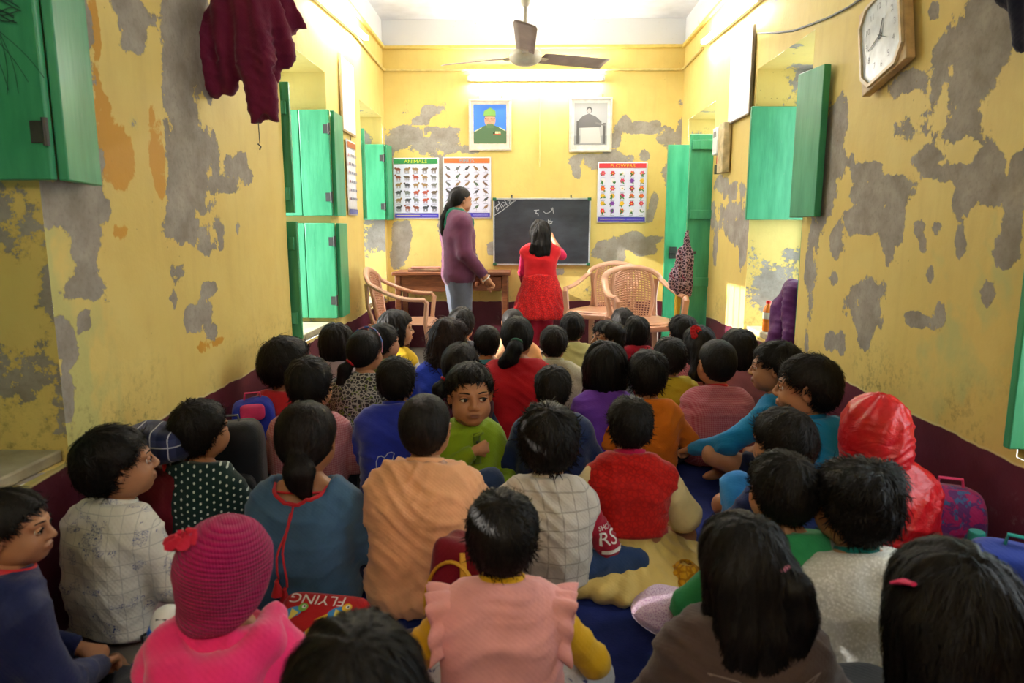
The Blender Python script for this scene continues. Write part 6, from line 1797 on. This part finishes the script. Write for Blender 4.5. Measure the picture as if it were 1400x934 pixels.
# plastic armchairs
PLA = NT('pinkish brown chair plastic'); _v = PLA.obj()
PLA = PLA.out(PLA.mix(PLA.step(PLA.noise(_v, 4, 3), .3, .7), lin('b88466'), lin('cc9c7e')), .32, .5)
def chair(label, loc, rz):
    t = thing('plastic_armchair', label, 'chair', loc, rz, None)
    w_ = .27
    # back rail that runs down into the arms: front is +Y
    rail = []
    for u in np.linspace(-1, 1, 41):
        a = abs(u); sx = math.copysign(1, u)
        if a < .45:
            q = a / .45; x = math.sin(q * math.pi / 2) * .235 * sx; y = -.25 + .05 * (1 - math.cos(q * math.pi / 2)); z_ = .83 - .075 * (1 - math.cos(q * math.pi / 2)) - .02 * q
        else:
            q = (a - .45) / .55; x = (.235 + .045 * math.sin(q * math.pi * .7)) * sx; y = -.20 + .40 * q; z_ = .735 - .10 * math.sin(min(1, q * 1.25) * math.pi / 2) - .01 * q
        rail.append((x, y, z_))
    m = MB(); m.tube(rail, [.026] * 41, 10, flat=.62); m.build('back_rail', PLA, t)
    for s in (-1, 1):
        m = MB(); m.tube([(s * .275, .19, .628), (s * .27, .215, .60), (s * .262, .20, .45), (s * .27, .23, .22), (s * .275, .25, 0)], [.02, .026, .024, .022, .02], 8, flat=.7); m.build('leg', PLA, t)
        m = MB(); m.tube([(s * .20, -.20, .44), (s * .225, -.24, .2), (s * .24, -.275, 0)], [.03, .025, .021], 8, flat=.8); m.build('leg', PLA, t)
        m = MB(); m.tube([(s * .185, -.185, .44), (s * .20, -.225, .58), (s * .215, -.225, .735)], [.026, .02, .022], 8, flat=.7); m.build('back_post', PLA, t)
    m = MB()
    def seat(u, v):
        x = (u - .5) * (.50 - .09 * (1 - v)); y = -.20 + .44 * v; k = (u - .5) * 2
        return (x, y, .435 - .018 * (1 - k * k) * math.sin(v * math.pi) - .03 * max(0, v - .9) * 10 * .5 + .004)
    m.sheet(seat, 13, 11); m.build('seat', PLA, t, solid=.006)
    m = MB(); m.tube([(-.225, .20, .41), (-.24, .235, .40), (0, .245, .395), (.24, .235, .40), (.225, .20, .41)], .02, 8, flat=1.3); m.build('seat_rim', PLA, t)
    # woven lattice of the back
    m = MB()
    def bp(u, v):
        wv = .125 + .035 * math.sin(v * math.pi * .85)
        x = (u - .5) * 2 * wv; y = -.19 - .055 * v + .035 * ((u - .5) * 2) ** 2; z_ = .44 + (.375 - .04 * ((u - .5) * 2) ** 2) * v
        return Vector((x, y, z_))
    for k in range(14):
        u = k / 13; m.tube([bp(u, v) for v in np.linspace(0, 1, 9)], .0062, 5, caps=False)
    for k in range(20):
        v = k / 19; m.tube([bp(u, v) for u in np.linspace(0, 1, 7)], .0058, 5, caps=False)
    o = m.build('back_lattice', PLA, t); o['kind'] = 'stuff'
    for s in (0, 1):
        m = MB(); m.tube([bp(s, v) + Vector(((s - .5) * .02, 0, 0)) for v in np.linspace(-.02, 1, 10)], .016, 8); m.build('back_edge', PLA, t)
    return t
chair('brown plastic armchair turned sideways to the desk, below the far shutters', (-.93, 5.14, 0), R(-88))
chair('pinkish plastic armchair with woven back, in front of its twin', (.90, 5.28, 0), R(180 + 12))
chair('pinkish plastic armchair half hidden behind its twin', (.69, 5.97, 0), R(180 - 30))

# ================================================================== on the floor
RUG = NT('blue floor rug'); _v = RUG.obj()
RUG.bump(RUG.math('ADD', RUG.noise(_v, 5, 4), RUG.math('MULTIPLY', RUG.noise(_v, 160, 2), .25)), .5, .02)
RUG = RUG.out(RUG.mix(RUG.step(RUG.noise(_v, 6, 4), .3, .7), lin('1b2455'), lin('2a367a')), .9, .1)
m = MB(); m.sheet(lambda u, v: (-1.02 + 2.3 * u, -.9 + 5.9 * v, .004 + .006 * float(vnoise(np.array([[u * 14, v * 30, 1.]]), 3)[0])), 60, 110)
tag(m.build('floor_rug', RUG), 'deep blue cloth rug spread under the seated class', 'rug')

def bag(label, loc, d, rz, mat, mat2, kind='backpack', tilt=0.0, trim=None, strap=True, seed=0, pocket=True, name=None):
    t = thing(name or kind, label, 'bag', loc, rz)
    t.rotation_euler = (tilt, 0, rz)
    softbox((0, 0, d[2] / 2), d, .42, wob=.02, seed=seed).build('bag_body', mat, t, angle=180)
    if pocket: softbox((0, -d[1] * .47, d[2] * .34), (d[0] * .78, d[1] * .45, d[2] * .52), .42, wob=.02, seed=seed + 1).build('front_pocket', mat2, t, angle=180)
    T = trim or BK
    m = MB(); m.tube([(d[0] * .46 * math.cos(a), -d[1] * .33, d[2] * .42 + d[2] * .5 * math.sin(a)) for a in np.linspace(R(-15), R(195), 20)], .006, 6); m.build('zip', T, t)
    if strap:
        m = MB(); m.tube([(-.035, 0, d[2] * .97), (-.03, 0, d[2] + .025), (.03, 0, d[2] + .025), (.035, 0, d[2] * .97)], .008, 8, flat=.6); m.build('handle', T, t)
        for s in (-1, 1):
            m = MB(); m.tube([(s * d[0] * .22, d[1] * .42, d[2] * .92), (s * d[0] * .28, d[1] * .62, d[2] * .75), (s * d[0] * .3, d[1] * .62, d[2] * .4), (s * d[0] * .3, d[1] * .46, d[2] * .12)], .018, 8, flat=.35); m.build('strap', mat2, t)
    return t
BLK = cloth('black nylon', '17181c', rough=.55); BLU = cloth('bright blue nylon', '2637b0', rough=.5); MRN = cloth('maroon nylon', '6a1426', rough=.5); PKN = cloth('pink nylon', 'a01f62', 'camo', '5a2a6a', c3='3a5a8a', rough=.5)
PINKP = plain('pink plastic', 'e0407a', .35); YEL = plain('yellow webbing', 'dba22a', .6)
b = bag('blue and purple school bag with a pink patch against the maroon dado', (-1.18, 2.86, 0), (.18, .14, .40), R(20), BLU, cloth('purple nylon', '5c2462', rough=.5), seed=1, trim=plain('pink plastic', 'e0407a', .35))
m = MB(); softbox((.0, -.085, .36), (.1, .03, .07), .5, 12, m).build('patch', PINKP, b, angle=180)
bag('large black rucksack leaning on the maroon dado', (-1.09, 2.42, 0), (.24, .19, .42), R(15), BLK, BLK, seed=2, trim=plain('grey zip', '55565a', .5))
b = bag('maroon bag lettered in white, wedged between two seated people by the wall', (-1.15, 2.02, 0), (.2, .17, .38), R(-15), MRN, MRN, seed=3, trim=RED)
m = MB(); vs, fs = text_mesh('Good Time', .05)
m.add([(v[1] * 1.0 - .0, -.1255, .2 - v[0] * 1.0 + .03) for v in vs], fs); m.build('lettering', WH, b, smooth=False, fix=False)
t = thing('plaid_pouch', 'navy plaid pouch resting on top of the maroon bag', 'pouch', (-1.14, 2.03, .412), R(-20))
softbox((0, 0, .055), (.22, .15, .11), .5, wob=.03, seed=4).build('pouch_body', cloth('navy plaid', '1d2447', 'plaid', '39406a', 1.0, c3='c6c8d6'), t, angle=180)
m = MB(); m.tube([(-.1, -.03, .075), (0, -.035, .10), (.1, -.03, .075)], .005, 6); m.build('zip', BK, t)
# red lunch bag with printed birds
t = thing('lunch_bag', 'red lunch bag printed with cartoon birds lying behind the slate kurta', 'bag', (-.52, 1.62, .02), R(-8)); t.rotation_euler = (R(20), 0, R(-8))
RB = cloth('red printed nylon', 'b5121c', rough=.4)
softbox((0, 0, .075), (.24, .20, .12), .3).build('bag_body', RB, t, angle=180)
m = MB(); m.tube([(.112 * math.cos(a), .09 * math.sin(a), .11) for a in np.linspace(0, 2 * math.pi, 33)], .004, 6, caps=False); m.build('zip', BK, t)
pr = []
for (cx, cy, c1, c2_) in ((.045, .03, '3f8fd0', 'e0b52a'), (.01, -.03, 'd9a92a', '3f8fd0'), (-.07, .02, '3f8fd0', '6fb04a'), (.06, -.06, 'd8d2c8', '3a3a3a')):
    pr += [(ellp(cx, cy, .026, .017, 12, rot=.6), c1), (ellp(cx + .022, cy + .018, .013, .013, 12), c2_), (ellp(cx + .024, cy + .02, .006, .006, 8), 'f0f0f0'), (ellp(cx + .025, cy + .02, .003, .003, 8), '101010'), ([(cx - .02, cy - .005), (cx - .05, cy - .028), (cx - .018, cy - .018)], c2_), ([(cx - .005, cy + .01), (cx + .0, cy - .03), (cx + .018, cy)], 'e0d060')]
pr.append((rect(-.02, -.068, .045, -.056), '1a1214'))
flat(pr, 'printed_birds', t, lambda u, v, q: (u, v, .1355 + q))
vs, fs = text_mesh('FLYING', .042); m = MB(); m.add([(-v[0] * 1.1 - .02, -v[1] + .066, .1362) for v in vs], fs); m.build('lettering', WH, t, smooth=False, fix=False)
b = bag('dark red school bag edged with yellow webbing behind the peach shirt', (-.17, 1.70, 0), (.18, .14, .30), R(-24), cloth('dark red nylon', '7a1226', rough=.45), cloth('dark red nylon', '7a1226', rough=.45), seed=6, trim=YEL, strap=False, tilt=R(-8))
m = MB(); m.tube([(.078 * math.cos(a), -.074, .14 + .115 * math.sin(a)) for a in np.linspace(R(-40), R(220), 24)], .008, 7, flat=.6); m.build('webbing', YEL, b)
m = MB(); m.tube([(.02, -.06, .28), (.045, -.088, .19), (.02, -.105, .08)], .010, 7, flat=.5); m.build('strap', YEL, b)
bag('small dark bag with a bright blue edge on the rug', (-.30, 1.50, 0), (.16, .13, .15), R(20), cloth('plum nylon', '2c1a2e', rough=.5), BLK, seed=7, trim=plain('blue piping', '1f56c8', .4), strap=False)
bag('pink patterned school bag standing against the maroon dado', (1.28, 1.98, 0), (.2, .14, .36), R(-20), PKN, PKN, seed=8, trim=PINKP)
bottle('clear bottle with a teal cap beside the pink patterned bag', 1.25, 1.80, 0, .30, .042, PET, plain('teal plastic', '1f8a86', .35))
bag('royal blue school bag standing on the rug below the dark green corner shutter', (1.225, 1.60, 0), (.23, .17, .35), R(-35), cloth('royal blue cloth', '2a3f9a'), cloth('royal blue cloth', '2a3f9a'), seed=12, trim=TEALP)
bag('black school bag squeezed behind the red raincoat', (1.26, 2.66, 0), (.24, .16, .36), R(-30), BLK, BLK, seed=9)
bag('dark grey school bag low behind the woolly sweater', (.62, 1.22, 0), (.34, .2, .24), R(10), cloth('grey black nylon', '2e2e33', rough=.6), BLK, seed=10, strap=False)
# sports bottle with a dome lid
t = thing('sports_bottle', 'blue drinking bottle with a white domed lid by the magenta hat', 'bottle', (-.80, 1.40, 0))
BP = plain('blue translucent plastic', '1c4aa8', .25, .5); BP2 = plain('blue collar plastic', '1f6fe0', .3, .5)
z0 = .10
m = MB(); m.lathe([(.0, .001), (.036, .001), (.04, .01), (.04, .20), (.036, .21), (.0, .21)], n=24); m.build('bottle_body', BP, t)
m = MB(); m.lathe([(.036, .205), (.043, .207), (.045, .235), (.04, .245), (.036, .245)], n=24); m.build('collar', BP2, t)
m = MB(); m.lathe([(.038, .243), (.036, .262), (.028, .277), (.015, .285), (.0, .287)], n=24); m.build('lid', WP, t)
m = MB(); m.b2((-.012, -.03, .2705), (.012, -.0265, .2735)); m.build('lid_slot', BK, t)
m = MB(); m.tube([(-.044, 0, .225), (-.058, -.01, .22), (-.055, -.01, .15), (-.045, -.0, .06)], .006, 6, flat=.5); m.build('carry_strap', BK, t)
# orange bottle in the niche
q = onX(1048, 462, 1.49)
b = bottle('orange juice bottle with a red cap in the wall niche', 1.49, q.y, .506, .19, .03, plain('orange drink', 'd8761f', .25, .5), plain('red cap', 'd0281f', .35), plain('label band', 'c9c4b0', .5))
# pink bottle, mesh bonnet, papers
t = thing('pink_bottle', 'pink capped bottle lying on the rug beside the gold sleeve', 'bottle', (.545, 2.42, .03), R(30))
m = MB(); m.lathe([(.0, -.1), (.028, -.098), (.03, -.09), (.03, .03), (.026, .04)], n=18, axis='Y'); m.build('bottle_body', plain('clear pink plastic', 'd06a8a', .3), t)
m = MB(); m.lathe([(.0, .09), (.024, .085), (.028, .07), (.028, .035), (.0, .035)], n=18, axis='Y'); m.build('cap', PINKP, t)
MESH = cloth('lilac mesh cloth', 'c9a0c6', 'lace', 'e6cfe2', 2.2); PK2 = cloth('pink cloth', 'f08ac0')
t = thing('bonnet', 'pale pink mesh bonnet dropped on the rug by the green shirt', 'hat', (.395, 1.72, 0), R(25))
def bon(u, v):
    a = u * 2 * math.pi; r_ = .085 * (math.sin(v * math.pi * .93) ** .7 + .03); x = (v - .5) * .24
    return (x, r_ * math.cos(a) * (1 + .06 * math.sin(a * 6)), max(.012, .07 + r_ * .8 * math.sin(a) * (1 + .06 * math.sin(a * 5 + v * 8)) + .05 * (1 - v)))
m = MB(); m.sheet(bon, 40, 22, True); m.build('mesh_crown', MESH, t, angle=180)
m = MB(); m.sheet(lambda u, v: (.10 + .10 * v, (u - .5) * (.12 + .06 * v), .05 + .045 * math.cos((u - .5) * 5) - .03 * v + .006 * math.sin(u * 30)), 16, 8); m.build('brim_cloth', PK2, t, solid=.004)
m = MB(); m.tube([(-.06 + .16 * k / 10, .055 - .11 * k / 10, .112 + .04 * (1 - abs(k - 5) / 5.)) for k in range(11)], .006, 6); m.build('ribbon', PK2, t)
YC = cloth('yellow frilled cloth', 'd9a01c', 'lace', 'a8700f', .7)
m = MB()
def yc(u, v):
    a = u * 2 * math.pi; r_ = .02 + .09 * v * (1 + .12 * math.sin(a * 9))
    return (.50 + r_ * math.cos(a) * 1.0, 1.98 + r_ * math.sin(a), .014 + .085 * (1 - v) ** 1.2 + .012 * math.sin(a * 9 + 1) * v + .008)
m.sheet(yc, 60, 9, True); o = m.build('frilled_cloth', YC, None, solid=.004, angle=180); tag(o, 'bright yellow frilled cloth heaped on the rug beside the gold skirt', 'cloth')
rr = random.Random(5)
for k, (x, y, sx, sy, rz, lb, col) in enumerate(((.64, 2.14, .16, .09, .3, 'crumpled lilac paper under the hands of the navy jacket', 'b8a8c4'), (.57, 2.20, .10, .06, -.4, 'torn sheet of paper on the rug near the bare foot', 'c9bccb'), (-.45, 1.75, .05, .03, .6, 'larger white paper scrap on the rug behind the peach shirt', 'd8d6de'), (-.39, 1.80, .02, .015, .2, 'tiny white paper scrap on the rug behind the peach shirt', 'd8d6de'))):
    m = MB(); m.sheet(lambda u, v: ((u - .5) * sx, (v - .5) * sy, .004 + .012 * abs(math.sin(u * 7 + v * 3 + k)) * (.3 + u)), 8, 6)
    o = m.build('paper', plain('loose paper', col, .8), None, solid=.001); o.location = (x, y, .012); o.rotation_euler = (0, 0, rz); tag(o, lb, 'paper')
t = thing('pencil_case', 'slim red pencil case beside the crumpled paper', 'case', (.60, 2.06, .012), R(-15)); softbox((0, 0, .016), (.15, .05, .03), .4, 14).build('case_body', plain('red vinyl', 'a81a30', .4), t, angle=180)
m = MB(); m.tube([(-.065, 0, .032), (.065, 0, .032)], .003, 6); m.build('zip', BK, t)

# dark pen scribble on the big near shutter leaf
b_ = Vector(SCRIB.location); rs_ = np.random.RandomState(4)
m = MB()
def sc(poly, w_):
    vs, fs = outline_shapes(poly, w_); m.add([Vector((v[0], 1.7835 + (v[0] + 1.66) * .0467 - .0125, v[1])) - b_ for v in vs], fs)
for k in range(9):
    x0 = -1.36 - .02 * rs_.rand(); z0 = 1.64 + .02 * rs_.rand()
    sc([(x0 - .1 + .2 * t_, z0 + .012 * math.sin(t_ * 9 + k) - .03 * (t_ - .5) ** 2 + .004 * k) for t_ in np.linspace(0, 1, 16)], .003)
for k in range(7):
    a_ = rs_.uniform(-2.4, -.4); x0, z0 = -1.38 + .06 * rs_.rand(), 1.62
    sc([(x0 + math.cos(a_) * L_ + .01 * math.sin(L_ * 20), z0 + math.sin(a_) * L_) for L_ in np.linspace(0, .16, 8)], .0016)
m.build('scribble', plain('dark pen', '27483f', .7), SCRIB, smooth=False, fix=False)
